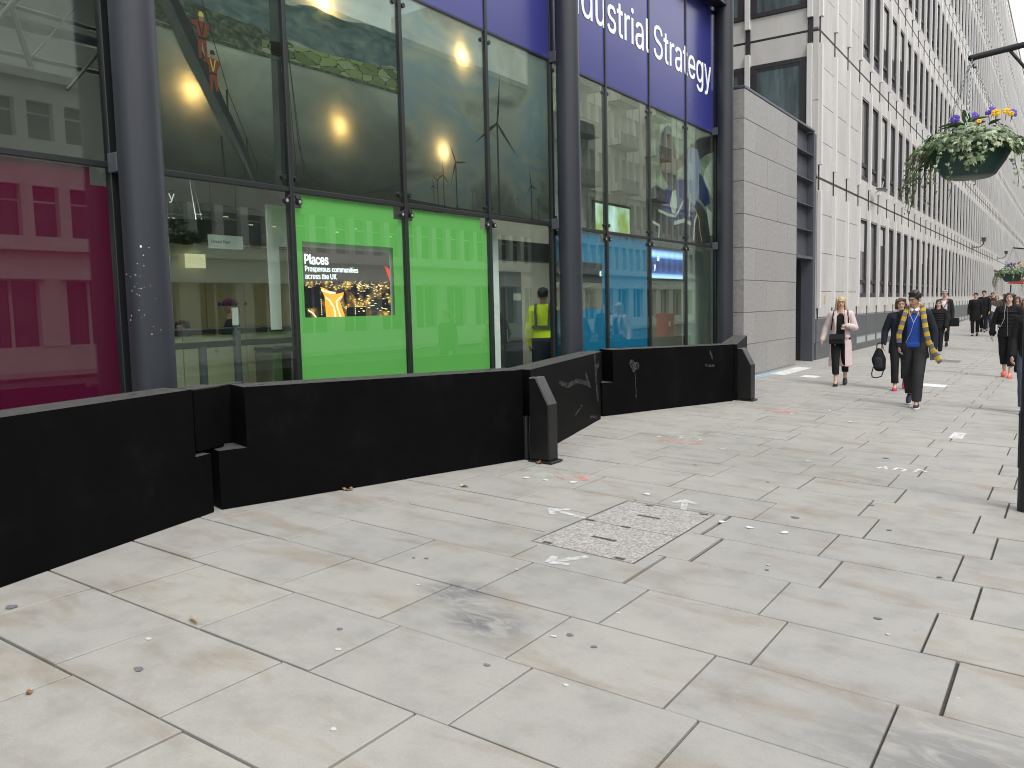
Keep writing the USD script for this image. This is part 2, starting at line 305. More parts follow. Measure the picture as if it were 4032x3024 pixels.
for yc in (3.626, 9.905, 16.0):
    for z in (ZT+0.01, ZS+0.03):
        part('column_bracket', [cbox(-5.90, -5.78, yc-0.13, yc-0.03, z-0.07, z+0.07, 0.006)], M['steel'], off)
for k, y in enumerate(EDGE):
    w = 0.024 if k not in (4, 8, 12) else 0.032
    part('mullion', cbox(-5.955, -5.880, y-w, y+w, 0.1, 8.0, 0.004), M['frame'], off)
for y in (-2.6, 3.66, 9.94):
    part('glass_edge_strip', [cbox(-5.86, -5.85+0.012, y-0.04, y+0.05, 0.2, ZT-0.09, 0.002), cbox(-5.86, -5.85+0.012, y-0.04, y+0.05, ZT+0.09, ZS-0.07, 0.002), cbox(-5.86, -5.85+0.012, y-0.04, y+0.05, ZS+0.11, 8, 0.002)], M['strip'], off)
part('corner_frame', [cbox(-5.97, -5.84, 16.125, 16.22, 0.1, 8, 0.004), cbox(-5.90, -5.79, 16.225, 16.40, 0.1, 8, 0.004)], M['frame'], off)
for a, b in zip(EDGE[:-1], EDGE[1:]):
    part('transom', cbox(-5.945, -5.890, a+.026, b-.026, ZT-0.022, ZT+0.022, 0.003), M['frame'], off)
    part('transom', cbox(-5.945, -5.890, a+.026, b-.026, ZS-0.012, ZS+0.012, 0.003), M['frame'], off)
for a, b in zip(EDGE[:-1], EDGE[1:]):
    for z0, z1 in ((0.12, ZT-0.022), (ZT+0.022, ZS-0.012)):
        part('pane', box(-5.914, -5.902, a+.025, b-.025, z0, z1), M['pane'], off)
# spider bolts at the pane corners
M['bolt'] = mat('bolt_black', (0.01, 0.01, 0.011), 0.35); M['boltc'] = mat('bolt_steel', (0.5, 0.5, 0.48), 0.35, metal=0.6)
for y in EDGE[4:12]:
    for s in (-1, 1):
        if (y in (EDGE[4], EDGE[8])) and s < 0: continue
        b = part('glazing_bolt', [cyl((-5.90, y+s*0.075, ZT-0.105), (-5.868, y+s*0.075, ZT-0.105), 0.030, 14), cyl((-5.90, y+s*0.09, ZT-0.105), (-5.88, y+s*0.03, ZT-0.06), 0.010, 8)], M['bolt'], off)
        part('bolt_cap', cyl((-5.869, y+s*0.075, ZT-0.105), (-5.864, y+s*0.075, ZT-0.105), 0.015, 12), M['boltc'], b)
        part('glazing_bolt', [cyl((-5.93, y+s*0.075, ZT+0.105), (-5.89, y+s*0.075, ZT+0.105), 0.026, 14)], M['bolt'], off)
        part('glazing_bolt', [cyl((-5.93, y+s*0.075, ZS-0.115), (-5.89, y+s*0.075, ZS-0.115), 0.026, 14)], M['bolt'], off)
# blue sign band
M['sign'] = mat('sign_blue', (0.034, 0.037, 0.175), 0.22, 0.05, 0.8, spec=0.6)
M['signw'] = mat('sign_white', (0.85, 0.86, 0.88), 0.45)
for a, b in zip(EDGE[:-1], EDGE[1:]):
    part('sign_panel', cbox(-5.935, -5.898, a+.006, b-.006, ZS+0.014, ZTOP, 0.003), M['sign'], off)
lt = part('sign_lettering', text_yz('Strategy', 13.17, 5.775, 0.535, 2.64, -5.890, 0.007, False), M['signw'], off, label='white word Strategy on the blue sign band')
part('sign_lettering', text_yz('Industrial', 10.02, 5.775, 0.535, 2.97, -5.890, 0.007, False), M['signw'], off, label='white word Industrial partly behind a column')
# louvred soffit over the sign and dark storeys above
part('canopy_soffit', [box(-5.95, -5.86, -3, 13.9, ZTOP+.01, ZTOP+.10)], M['frame'], off)
for k in range(7):
    part('louvre', cbox(-5.84+0.0*k, -5.60, 14.2, 16.2, 7.28+0.16*k, 7.33+0.16*k, 0.004), M['frame'], off)
part('louvre_frame', [cbox(-5.86, -5.58, 14.12, 14.19, 7.2, 8.6, 0.004)], M['frame'], off)
part('upper_storeys', box(-16, -5.95, -6, 16.38, 8.0, 21), M['frame'], off)
# lobby shell
M['lobby_wall'] = mat('lobby_wall', (0.26, 0.27, 0.24), 0.7, 0.1, 1.0); M['lobby_floor'] = mat('lobby_floor', (0.20, 0.19, 0.17), 0.3, 0.1, 3)
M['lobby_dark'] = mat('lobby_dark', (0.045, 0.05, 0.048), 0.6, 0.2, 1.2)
M['cream'] = mat('cream_panel', (0.62, 0.58, 0.44), 0.5, 0.04, 1); M['cupboard'] = mat('beech_cupboard', (0.34, 0.28, 0.14), 0.5, 0.1, 4, stretch=(1, 1, .2))
part('lobby_floor', box(-13, -5.96, -6, 16.3, 0.0, 0.22), M['lobby_floor'], off)
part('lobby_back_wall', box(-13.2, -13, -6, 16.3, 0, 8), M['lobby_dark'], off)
part('lobby_side_wall', box(-13, -5.96, 16.3, 16.38, 0, 8), M['lobby_wall'], off)
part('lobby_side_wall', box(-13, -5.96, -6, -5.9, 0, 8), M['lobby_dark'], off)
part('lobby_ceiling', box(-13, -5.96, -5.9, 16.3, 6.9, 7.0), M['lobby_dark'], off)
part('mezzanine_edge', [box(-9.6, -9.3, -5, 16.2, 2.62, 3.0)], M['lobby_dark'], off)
M['lamp'] = emit('downlight', (1.0, 0.50, 0.18), LAMP)
M['lampin'] = emit('ceiling_lamp', (1.0, 0.94, 0.84), 34.0)
for (y, z) in ((4.27, 3.45), (5.91, 3.45), (7.51, 3.43), (5.75, 4.54), (7.90, 4.57)):
    dl = part('downlight', ball((-6.030, y, z), 0.045, (0.5, 1, 0.85), 2), M['lamp'], off)
    cup = trimesh.creation.revolve(np.array([(0, -.05), (.06, -.05), (.11, .02), (.12, .02), (.07, -.065), (0, -.065)]), sections=20); cup.apply_transform(trimesh.geometry.align_vectors([0, 0, 1], [1, 0, 0])); cup.apply_translation((-6.030, y, z))
    part('lamp_reflector', cup, M['strip'], dl)  # cup added behind each lamp to throw its light on the film only
for x in (-7.6, -9.0, -11.0):  # ceiling lamps added to brighten the lobby
    for y in (0.5, 3.8, 6.6, 9.2, 12.2, 14.8):
        part('ceiling_lamp', cyl((x, y, 6.87), (x, y, 6.895), 0.14, 16), M['lampin'], off)
for x in (-8.0, -10.5, -12.0):  # further lamps added for lobby brightness
    for y in (-1, 2.2, 5.0, 8.0, 11.4, 14.6):
        part('ceiling_lamp', box(x-.3, x+.3, y-.06, y+.06, 2.585, 2.61) if x < -9.3 else cyl((x, y, 6.86), (x, y, 6.895), .12, 12), M['lampin'], off)
# roof truss seen behind the first bay
for a, b, r in (((-6.7, 1.0, 3.86), (-6.7, 4.2, 3.90), .045), ((-6.7, 1.0, 4.03), (-6.7, 4.2, 4.0), .018), ((-6.6, 3.25, 3.95), (-6.6, 3.36, 3.55), .022), ((-6.6, 3.62, 3.44), (-6.6, 3.99, 3.90), .014), ((-6.6, 3.75, 4.12), (-6.6, 3.34, 3.60), .007), ((-6.6, 3.1, 3.80), (-6.6, 3.34, 4.10), .02), ((-6.9, 1, 3.70), (-6.9, 4.4, 3.72), .02)):
    part('truss_rod', cyl(a, b, r, 12), M['frame'], off)

# ---- coloured films on the inside of the panes
XF = -5.930
M['magenta'] = film('film_magenta', (0.115, 0.009, 0.036), 0.0, trans=0.1)
M['green'] = film('film_green', (0.19, 0.52, 0.14), 0.0, trans=0.1)
M['blue'] = film('film_blue', (0.015, 0.19, 0.38), 0.03, trans=0.1)
notch = lambda a, b, l, r: sg.box(a, 0.15, b, 2.742).difference(so.unary_union(([sg.box(a, 2.615, a+.115, 3)] if l else [])+([sg.box(b-.125, 2.615, b, 3)] if r else [])))
part('window_film', flat(notch(1.97+.03, 3.50, 0, 1), XF), M['magenta'], off, label='magenta film on the lower pane left of the first column')
part('window_film', flat(notch(0.40+.03, 1.95, 1, 1), XF), M['magenta'], off, label='magenta film at the edge of the picture')
part('window_film', flat(notch(5.255, 6.755, 1, 1).difference(sg.box(5.355, 1.61, 6.60, 2.315)), XF), M['green'], off, label='green film with a cut out for the screen')
part('window_film', flat(notch(6.815, 8.30, 1, 1), XF), M['green'], off, label='plain green film on the lower pane')
part('window_film', flat(notch(9.86, 11.38, 0, 1).difference(sg.box(9.86, 1.62, 11.29, 2.30)), XF), M['blue'], off, label='blue film with a cut out')
part('window_film', flat(sg.box(11.44, .15, 12.90, 2.742).difference(sg.box(11.44, 2.615, 11.56, 3)), XF), M['blue'], off, label='plain blue film')

# ---- mural film over the upper panes: bridge, fields, wind turbines
sky_r = [(0.20, (0.075, 0.088, 0.078)), (0.42, (0.12, 0.14, 0.122)), (0.55, (0.165, 0.190, 0.165)), (0.68, (0.215, 0.240, 0.205)), (0.82, (0.27, 0.29, 0.245))]
sky_b = [(0.20, (0.055, 0.062, 0.062)), (0.36, (0.10, 0.115, 0.108)), (0.48, (0.20, 0.22, 0.19)), (0.60, (0.14, 0.19, 0.215)), (0.72, (0.22, 0.245, 0.215)), (0.9, (0.33, 0.335, 0.28))]
def mural_mat(name, ramp, zlo, zhi, dark, bright):
    n = {'g': ('geometry', {}), 'mp': ('mapping', {'scale': (1, 0.75, 1.5), 'rotation': (0.35, 0, 0)}), 'n': ('noise_texture', {'scale': 1.15, 'detail': 6.0, 'roughness': 0.5, 'distortion': 0.5}), 'r': ('rgb_ramp', {'ramp': ramp}),
         's': ('separate_xyz', {}), 'zr': ('map_range', {'from_min': zlo, 'from_max': zhi, 'to_min': dark, 'to_max': bright, 'clamp': True}), 'sc': ('vector_math', {'math_type': 'scale'}),
         'd': ('diffuse_bsdf', {}), 'tl': ('translucent_bsdf', {}), 'a': ('mix_closure', {'fac': 0.5}), 't': ('transparent_bsdf', {'color': (1, 1, 1)}), 'x': ('mix_closure', {'fac': 0.0})}
    return usdkit.material(stage, '/World/Looks/'+name, n, [('g.position', 'mp.vector'), ('mp.vector', 'n.vector'), ('n.fac', 'r.fac'), ('g.position', 's.vector'), ('s.z', 'zr.value'), ('r.color', 'sc.vector1'), ('zr.result', 'sc.scale'),
        ('sc.vector', 'd.color'), ('sc.vector', 'tl.color'), ('d.BSDF', 'a.closure1'), ('tl.BSDF', 'a.closure2'), ('a.closure', 'x.closure1'), ('t.BSDF', 'x.closure2')], surface='x.closure')
M['mural1'] = mural_mat('mural_storm_sky', sky_r, 2.85, 4.0, 0.22, 1.35)
M['mural2'] = mural_mat('mural_cloud_sky', sky_b, 2.85, 4.3, 0.55, 1.25)
mur = part('mural_film', flat(sg.box(3.58, 2.80, 6.76, 4.93), XF), M['mural1'], off, label='printed film of a stormy sky, a suspension bridge and fields')
mur2 = part('mural_film', flat(sg.box(6.815, 2.80, 9.78, 4.93), XF), M['mural2'], off, label='printed film of wind turbines under broken cloud')
XP = XF+0.004
pr = lambda n, poly, m, p, k=0: part(n, flat(poly, XP+0.0012*k), m, p)
M['p_dark'] = mat('print_dark', (0.012, 0.015, 0.0145), 0.7, spec=0.1); M['p_grey'] = mat('print_grey', (0.040, 0.047, 0.043), 0.8, 0.2, 6, spec=0.1)
M['p_mid'] = film('print_mid', (0.15, 0.18, 0.16), 0.3); M['p_orange'] = mat('print_orange', (0.15, 0.036, 0.022), 0.8, 0.15, 20, spec=0.1); M['p_yellow'] = mat('print_yellow', (0.45, 0.34, 0.03), 0.6)
M['p_skin'] = mat('print_skin', (0.20, 0.11, 0.07), 0.6)
def field_mat():
    n = {'g': ('geometry', {}), 'mp': ('mapping', {'scale': (1, 1.0, 2.6), 'rotation': (0.25, 0, 0)}), 'v': ('voronoi_texture', {'scale': 5.5}), 'bw': ('rgb_to_bw', {}), 'r': ('rgb_ramp', {'ramp': [(0.15, (0.10, 0.125, 0.07)), (0.4, (0.16, 0.205, 0.09)), (0.6, (0.22, 0.27, 0.12)), (0.85, (0.27, 0.28, 0.19))]}),
         'e': ('voronoi_texture', {'scale': 5.5, 'feature': 'distance_to_edge'}), 'n': ('noise_texture', {'scale': 16.0, 'detail': 5.0, 'roughness': 0.7}), 'ad': ('math', {'math_type': 'multiply_add', 'value2': 0.28, 'value3': -0.115}), 'mn': ('math', {'math_type': 'add'}), 'er': ('rgb_ramp', {'ramp': [(0.0, (0.22, 0.25, 0.22)), (0.03, (0.3, 0.34, 0.28)), (0.07, (1, 1, 1)), (1.0, (1, 1, 1))]}), 'm': ('mix', {'mix_type': 'multiply', 'fac': 1.0}),
         'd': ('diffuse_bsdf', {}), 'tl': ('translucent_bsdf', {}), 'a': ('mix_closure', {'fac': 0.35})}
    return usdkit.material(stage, '/World/Looks/print_fields', n, [('g.position', 'mp.vector'), ('mp.vector', 'v.vector'), ('v.color', 'bw.color'), ('bw.val', 'r.fac'), ('mp.vector', 'e.vector'), ('mp.vector', 'n.vector'), ('n.fac', 'ad.value1'), ('e.distance', 'mn.value1'), ('ad.value', 'mn.value2'), ('mn.value', 'er.fac'), ('r.color', 'm.color1'), ('er.color', 'm.color2'), ('m.color', 'd.color'), ('m.color', 'tl.color'), ('d.BSDF', 'a.closure1'), ('tl.BSDF', 'a.closure2')], surface='a.closure')
M['p_field'] = field_mat()
M['p_hill'] = film('print_hills', None, 0.0, scale=4.5, stretch=(1, 1, 2.4), ramp=[(0.3, (0.07, 0.095, 0.095)), (0.5, (0.11, 0.15, 0.16)), (0.62, (0.15, 0.19, 0.18)), (0.75, (0.20, 0.235, 0.21))])
M['p_wood'] = film('print_woods', None, 0.0, scale=14.0, stretch=(1, 1, 1.6), ramp=[(0.3, (0.03, 0.04, 0.03)), (0.5, (0.07, 0.09, 0.06)), (0.65, (0.13, 0.15, 0.11)), (0.8, (0.22, 0.22, 0.17))])
def wavy(y0, y1, zlo, zhi, n=40, amp=.03, seed=0):
    ys = np.linspace(y0, y1, n); f = lambda a, s: np.array([np.interp(y, [p[0] for p in a], [p[1] for p in a]) for y in ys])+amp*(meshkit.fbm(np.stack([ys*3, ys*0+s, ys*0], 1), 3, s)-.5)*2
    lo, hi = f(zlo, seed), f(zhi, seed+3); return sg.Polygon(list(zip(ys, lo))+list(zip(ys[::-1], hi[::-1]))).buffer(0)
pr('hill_print', wavy(3.58, 6.755, [(3.58, 4.0), (5.25, 4.06), (6.76, 4.14)], [(3.58, 4.62), (4.4, 4.55), (5.3, 4.46), (6.76, 4.52)], amp=.07, seed=2), M['p_hill'], mur)
pr('wood_print', wavy(3.58, 5.6, [(3.58, 3.93), (4.4, 3.91), (5.6, 3.95)], [(3.58, 4.12), (4.4, 4.13), (5.2, 4.13), (5.6, 4.0)], amp=.03, seed=8), M['p_wood'], mur, 1)
pr('field_print', wavy(5.0, 6.755, [(5.0, 3.925), (5.6, 3.93), (6.08, 3.92), (6.76, 3.94)], [(5.0, 4.04), (5.25, 4.07), (6.0, 4.105), (6.76, 4.175)], amp=.012, seed=5), M['p_field'], mur, 2)
pr('shoreline_print', wavy(3.58, 6.755, [(3.58, 3.895), (4.4, 3.885), (5.6, 3.905), (6.76, 3.915)], [(3.58, 3.93), (4.4, 3.915), (5.6, 3.935), (6.76, 3.945)], amp=.008, seed=6), M['p_wood'], mur, 3)
pr('bridge_tower', [(5.075, 2.80), (5.30, 2.80), (5.255, 4.45), (5.10, 4.45)], M['p_grey'], mur, 2)
pr('bridge_tower', [(5.15, 2.80), (5.25, 2.80), (5.23, 3.9), (5.16, 3.9)], M['p_dark'], mur, 3)
pr('bridge_cable', [(3.86, 4.45), (4.06, 4.45), (4.188, 4.132), (4.285, 3.986), (4.397, 3.765), (4.502, 3.572), (4.594, 3.39), (4.64, 3.32), (4.756, 3.104), (4.856, 2.908), (4.89, 2.802), (4.81, 2.802), (4.767, 2.887), (4.657, 3.07), (4.49, 3.276), (4.44, 3.342), (4.34, 3.511), (4.222, 3.688), (4.11, 3.914), (4.005, 4.08)], M['p_grey'], mur, 4)
pr('bridge_cable', [(3.98, 4.45), (4.06, 4.45), (4.188, 4.132), (4.285, 3.986), (4.397, 3.765), (4.502, 3.572), (4.594, 3.39), (4.64, 3.32), (4.756, 3.104), (4.856, 2.908), (4.89, 2.802), (4.84, 2.802), (4.72, 3.06), (4.58, 3.30), (4.43, 3.54), (4.32, 3.74), (4.20, 3.95), (4.11, 4.12)], M['p_dark'], mur, 5)
ln = lambda pts, w: sg.LineString(pts).buffer(w/2, cap_style=2)
pr('hand_line', so.unary_union([ln([(4.34, 4.40), (4.62, 3.50), (4.93, 2.85)], .008), ln([(4.60, 3.53), (4.60, 3.30)], .02), ln([(4.54, 3.34), (4.62, 3.34)], .014), ln([(4.78, 3.16), (4.78, 2.98)], .016), ln([(4.745, 3.01), (4.79, 3.01)], .012), ln([(4.87, 2.98), (4.87, 2.86)], .012), ln([(4.52, 3.14), (4.54, 2.80)], .022), ln([(4.74, 2.95), (4.745, 2.80)], .015)]), M['p_dark'], mur, 6)
pr('cable_print', so.unary_union([ln([(5.27, 4.2), (5.36, 3.2), (5.44, 2.95), (5.6, 2.86), (6.0, 2.82)], .008), ln([(5.24, 4.3), (5.33, 2.82)], .006), ln([(5.30, 3.9), (5.42, 2.82)], .006), ln([(6.2, 2.83), (6.75, 2.98)], .007), ln([(6.2, 2.84), (6.75, 2.93)], .006)]+[ln([(y, 2.80), (y, 2.84+.04*(i % 2)+.07*max(0, y-6.1))], .007) for i, y in enumerate(np.arange(5.5, 6.7, .11))]), M['p_dark'], mur, 6)
def worker(y, z, s, n):
    P = lambda pts: [(y+a*s, z+b*s) for a, b in pts]
    w = part('worker_print', yz(P([(-.05, 0), (-.02, .0), (0, .20), (.03, .02), (.06, .02), (.055, .26), (.11, .36), (.10, .40), (.05, .40), (.02, .42), (-.03, .42), (-.12, .40), (-.14, .36), (-.06, .34), (-.06, .22)]), XP+.009, .001), M['p_orange'], mur)
    for nm, pts, m in (('face_print', [(-.025, .41), (.025, .41), (.03, .47), (-.03, .47)], 'p_skin'), ('helmet_print', [(-.035, .46), (.035, .46), (.03, .50), (.01, .515), (-.01, .515), (-.03, .50)], n)):
        pass
    part('face_print', yz(P([(-.025, .41), (.025, .41), (.03, .47), (-.03, .47)]), XP+.0102, .001), M['p_skin'], mur)
    part('harness_print', [flat(P([(-.045, .40), (-.028, .40), (.0, .27), (-.008, .25)]), XP+.0104), flat(P([(.045, .40), (.028, .40), (.0, .27), (.008, .25)]), XP+.0104)], M['p_yellow'] if n == 'p_dark' else M['p_dark'], mur); part('belt_print', flat(P([(-.055, .215), (.053, .215), (.053, .24), (-.055, .24)]), XP+.0104), M['p_dark'], mur)
    part('helmet_print', yz(P([(-.035, .46), (.035, .46), (.03, .50), (.01, .515), (-.01, .515), (-.03, .50)]), XP+.0114, .001), M[n], mur)
worker(4.385, 3.73, 0.72, 'p_yellow'); worker(4.475, 3.48, 0.66, 'p_dark')
def turbine(hy, hz, zb, blades, w, k):
    sh = [ln([(hy, hz), (hy+.006, zb)], w*0.75)]
    for (by, bz) in blades:
        d = np.array([by-hy, bz-hz]); L = np.linalg.norm(d); u = d/L; nrm = np.array([-u[1], u[0]]); h = np.array([hy, hz])
        sh.append(sg.Polygon([h-nrm*w*.25, h+u*L*.25-nrm*w*.6, h+d, h+u*L*.25+nrm*w*.35, h+nrm*w*.25]))
    sh.append(sg.Point(hy, hz).buffer(w*.5)); sh.append(ln([(hy+.006, zb), (hy+.006, zb+.1*(hz-zb))], w*1.3))
    pr('turbine_print', so.unary_union(sh), M['p_dark'], mur2, k)
turbine(8.58, 3.92, 2.80, [(8.66, 4.54), (8.08, 3.60), (9.04, 3.56)], .048, 0)
turbine(7.72, 3.34, 2.80, [(7.60, 3.56), (7.95, 3.37), (7.62, 3.08)], .026, 1)
turbine(7.48, 3.17, 2.80, [(7.475, 3.35), (7.37, 3.10), (7.58, 3.08)], .018, 2)
turbine(7.37, 3.09, 2.80, [(7.28, 3.15), (7.43, 3.16), (7.37, 2.96)], .016, 3)
turbine(7.30, 3.03, 2.80, [(7.29, 3.13), (7.24, 2.98), (7.36, 3.0)], .012, 1)
turbine(9.33, 3.25, 2.80, [(9.27, 3.47), (9.49, 3.20), (9.21, 3.11)], .02, 1)
turbine(9.50, 3.08, 2.80, [(9.55, 3.18), (9.40, 3.07), (9.56, 3.0)], .012, 2)
turbine(9.0, 3.05, 2.80, [(9.01, 3.15), (8.92, 3.02), (9.05, 2.98)], .009, 3)
turbine(8.02, 3.03, 2.80, [(7.95, 3.08), (8.09, 3.08), (8.02, 2.94)], .009, 3)
turbine(8.24, 3.0, 2.80, [(8.24, 3.12), (8.17, 2.96), (8.31, 2.95)], .009, 2)
pr('shore_print', wavy(6.82, 9.78, [(6.82, 2.80), (9.78, 2.80)], [(6.82, 2.845), (7.6, 2.825), (9.78, 2.812)], amp=.006, seed=9), M['p_dark'], mur2, 4)

# ---- poster film, bay 2: a worker bent over pipework
M['post_bg'] = film('poster_backdrop', None, 0.25, scale=2.4, stretch=(1, .5, 2.6), ramp=[(0.3, (0.14, 0.17, 0.13)), (0.5, (0.33, 0.36, 0.28)), (0.7, (0.45, 0.48, 0.38))])
M['post_dk'] = film('poster_shadow', (0.045, 0.04, 0.045), 0.05, (0.09, 0.075, 0.08), 5); M['post_skin'] = film('poster_skin', (0.13, 0.08, 0.06), 0.05, (0.24, 0.15, 0.11), 3)
M['post_hair'] = mat('poster_hair', (0.035, 0.028, 0.027), 0.6, 0.3, 9); M['post_jkt'] = film('poster_jacket', (0.055, 0.05, 0.20), 0.04, (0.12, 0.10, 0.30), 4, (1, 2, .6)); M['post_lil'] = film('poster_lilac', (0.28, 0.29, 0.46), 0.05, (0.48, 0.52, 0.62), 5, (1, 3, .4))
M['post_pale'] = mat('poster_pale', (0.46, 0.48, 0.42), 0.6, 0.15, 6); M['post_blue'] = mat('poster_blue', (0.012, 0.018, 0.10), 0.6, 0.3, 5); M['post_tan'] = film('poster_beam', (0.14, 0.11, 0.09), 0.1)
po = part('poster_film', flat(sg.box(13.0, 2.80, 16.05, 4.93), XF), M['post_bg'], off, label='printed film of a person bent over pipework')
U = lambda pts: [(13.0+u*3.05, 2.80+v*2.13) for u, v in pts]
def pp(nm, pts, m, k, r=0.02):
    g_ = sg.Polygon(U(pts)).buffer(r).buffer(-r).buffer(-r*.6).buffer(r*.6); part(nm, flat(g_, XP+.0012*k), M[m], po)
pp('beam_print', [(.38, .66), (.75, .93), (.98, 1.0), (1.0, .93), (.72, .80), (.40, .58)], 'post_tan', 0)
pp('shade_print', [(.70, .90), (1.0, 1.0), (1.0, .86), (.86, .80), (.72, .72)], 'post_dk', 1)
pp('machine_print', [(.0, .0), (.0, .36), (.1, .42), (.3, .36), (.5, .40), (.75, .36), (.98, .22), (1.0, .0)], 'post_dk', 1)
pp('jacket_print', [(.20, .20), (.22, .40), (.36, .50), (.52, .53), (.66, .50), (.72, .30), (.60, .18), (.35, .12)], 'post_jkt', 2)
pp('sleeve_print', [(.52, .40), (.56, .78), (.60, .82), (.72, .82), (.78, .66), (.76, .46), (.66, .32)], 'post_lil', 3)
pp('sleeve_shadow', [(.74, .62), (.80, .60), (.90, .48), (.93, .38), (.84, .34), (.74, .40)], 'post_blue', 4)
pp('head_print', [(.145, .58), (.15, .70), (.20, .82), (.27, .90), (.33, .84), (.37, .74), (.385, .62), (.40, .48), (.36, .40), (.27, .42), (.19, .50)], 'post_skin', 5, .03)
pp('hair_print', [(.14, .66), (.15, .78), (.20, .88), (.26, .925), (.32, .90), (.29, .84), (.235, .80), (.20, .72), (.17, .66)], 'post_hair', 6)
pp('beard_print', [(.20, .52), (.26, .56), (.33, .56), (.385, .52), (.39, .44), (.33, .40), (.26, .44)], 'post_hair', 6)
pp('shirt_print', [(.28, .30), (.32, .40), (.37, .42), (.39, .30), (.36, .22), (.31, .22)], 'post_pale', 7)
for pts, w in (([(.12, .22), (.25, .20), (.36, .20), (.42, .26), (.48, .34)], .05), ([(.57, .22), (.585, .36), (.60, .42)], .05), ([(.04, .12), (.13, .10), (.12, .0)], .045), ([(.34, .14), (.50, .18), (.60, .16)], .07), ([(.64, .02), (.66, .18), (.70, .26)], .06)):
    part('pipe_print', yz(ln(U(pts), w), XP+.0098, .001), M['post_pale'], po)
part('pipe_print', yz(ln(U([(.62, .31), (.68, .28), (.73, .22), (.75, .10), (.78, .02)]), .03), XP+.011, .001), M['p_yellow'], po)
pp('pale_print', [(.80, .55), (.84, .66), (.98, .80), (.98, .42), (.9, .5)], 'post_pale', 3)
pp('pale_print', [(.86, .34), (.97, .30), (.97, .10), (.93, .08)], 'post_pale', 3)

# ---- screens behind the films
M['scr_frame'] = mat('screen_surround', (0.62, 0.63, 0.64), 0.5)
def city_mat():
    n = {'g': ('geometry', {}), 's': ('separate_xyz', {}),
         'mp': ('mapping', {'scale': (1, 22.0, 40.0), 'rotation': (0.12, 0, 0)}), 'v': ('voronoi_texture', {'scale': 1.0, 'metric': 'chebychev'}), 'vr': ('rgb_ramp', {'ramp': [(0.0, (1, 1, 1)), (0.10, (0.6, 0.6, 0.6)), (0.30, (0, 0, 0)), (1, (0, 0, 0))]}),
         'n': ('noise_texture', {'scale': 9.0, 'detail': 4.0}), 'nr': ('rgb_ramp', {'ramp': [(0.42, (0.02, 0.02, 0.03)), (0.52, (0.22, 0.14, 0.05)), (0.62, (0.9, 0.65, 0.25)), (0.75, (1.0, 0.95, 0.7))]}),
         'm': ('mix', {'mix_type': 'multiply', 'fac': 1.0}), 'zr': ('map_range', {'from_min': 1.93, 'from_max': 1.965, 'to_min': 1.0, 'to_max': 0.0, 'clamp': True}), 'sc': ('vector_math', {'math_type': 'scale'}),
         'gr': ('rgb_ramp', {'ramp': [(0.42, (0.010, 0.010, 0.012)), (0.56, (0.085, 0.05, 0.018)), (0.66, (0.30, 0.17, 0.04)), (0.8, (0.8, 0.55, 0.2))]}), 'ad': ('mix', {'mix_type': 'add', 'fac': 1.0}), 'e': ('emission', {'strength': 1.3})}
    return usdkit.material(stage, '/World/Looks/city_lights', n, [('g.position', 'mp.vector'), ('mp.vector', 'v.vector'), ('v.distance', 'vr.fac'), ('g.position', 'n.vector'), ('n.fac', 'nr.fac'), ('vr.color', 'm.color1'), ('nr.color', 'm.color2'),
        ('g.position', 's.vector'), ('s.z', 'zr.value'), ('m.color', 'sc.vector1'), ('zr.result', 'sc.scale'), ('sc.vector', 'ad.color1'), ('n.fac', 'gr.fac'), ('gr.color', 'ad.color2'), ('ad.color', 'e.color')], surface='e.emission')
M['city'] = city_mat(); M['nightsky'] = emit('screen_grey', (0.055, 0.048, 0.045), 1.0); M['swhite'] = emit('screen_white', (0.85, 0.95, 0.97), 1.15); M['sred'] = emit('screen_red', (0.55, 0.06, 0.04), 1.0)
M['sgold'] = emit('screen_gold', (1.0, 0.42, 0.05), 0.75); M['scream'] = emit('screen_cream', (1.0, 0.82, 0.45), 1.0); M['sdark'] = emit('screen_dark', (0.012, 0.012, 0.013), 1.0)
XS = -5.985
sc = thing('display_screen', 'lit wall screen reading Places over a night city photograph, set in the green film', 'screen', (XS, 5.42, 1.60))
def sp(nm, m, mt, p=sc, **k):
    m = cat_mesh(m) if isinstance(m, list) else m.copy(); m.apply_translation((-XS, -5.42, -1.60)); return part(nm, m, mt, p, **k)
sp('surround', cbox(XS-.09, XS-.008, 5.30, 6.70, 1.52, 2.42, .004), M['scr_frame'])
pic = sp('picture', yz(sg.box(5.38, 1.605, 6.60, 2.27), XS, .006), M['city'])
sp('sky_area', yz(sg.box(5.38, 1.955, 6.60, 2.27), XS+.003, .002), M['nightsky'], pic)
sp('lettering', text_yz('Places', 5.425, 2.115, .088, .30, XS+.006, .002, True), M['swhite'], pic, label='white word Places')
sp('lettering', text_yz('Prosperous communities', 5.425, 2.045, .050, .70, XS+.006, .002), M['swhite'], pic, label='white words Prosperous communities')
sp('lettering', text_yz('across the UK', 5.425, 1.975, .050, .40, XS+.006, .002), M['swhite'], pic, label='white words across the UK')
sp('red_corner', yz([(6.52, 2.13), (6.595, 2.09), (6.595, 1.96)], XS+.006, .002), M['sred'], pic)
sp('road_light', yz(sg.Polygon([(5.67, 1.606), (5.66, 1.80), (5.61, 1.90), (5.68, 1.88), (5.80, 1.83), (5.92, 1.85), (5.90, 1.80), (5.86, 1.76), (5.92, 1.606)]), XS+.003, .002), M['sgold'], pic)
sp('road_light', yz(so.unary_union([ln([(5.79, 1.606), (5.775, 1.70), (5.72, 1.77), (5.67, 1.80)], .018), ln([(5.86, 1.606), (5.82, 1.70), (5.81, 1.76), (5.88, 1.81)], .016), ln([(5.62, 1.87), (5.70, 1.85), (5.80, 1.84)], .02), ln([(5.44, 1.68), (5.50, 1.65), (5.54, 1.606)], .012)]), XS+.0055, .002), M['scream'], pic)
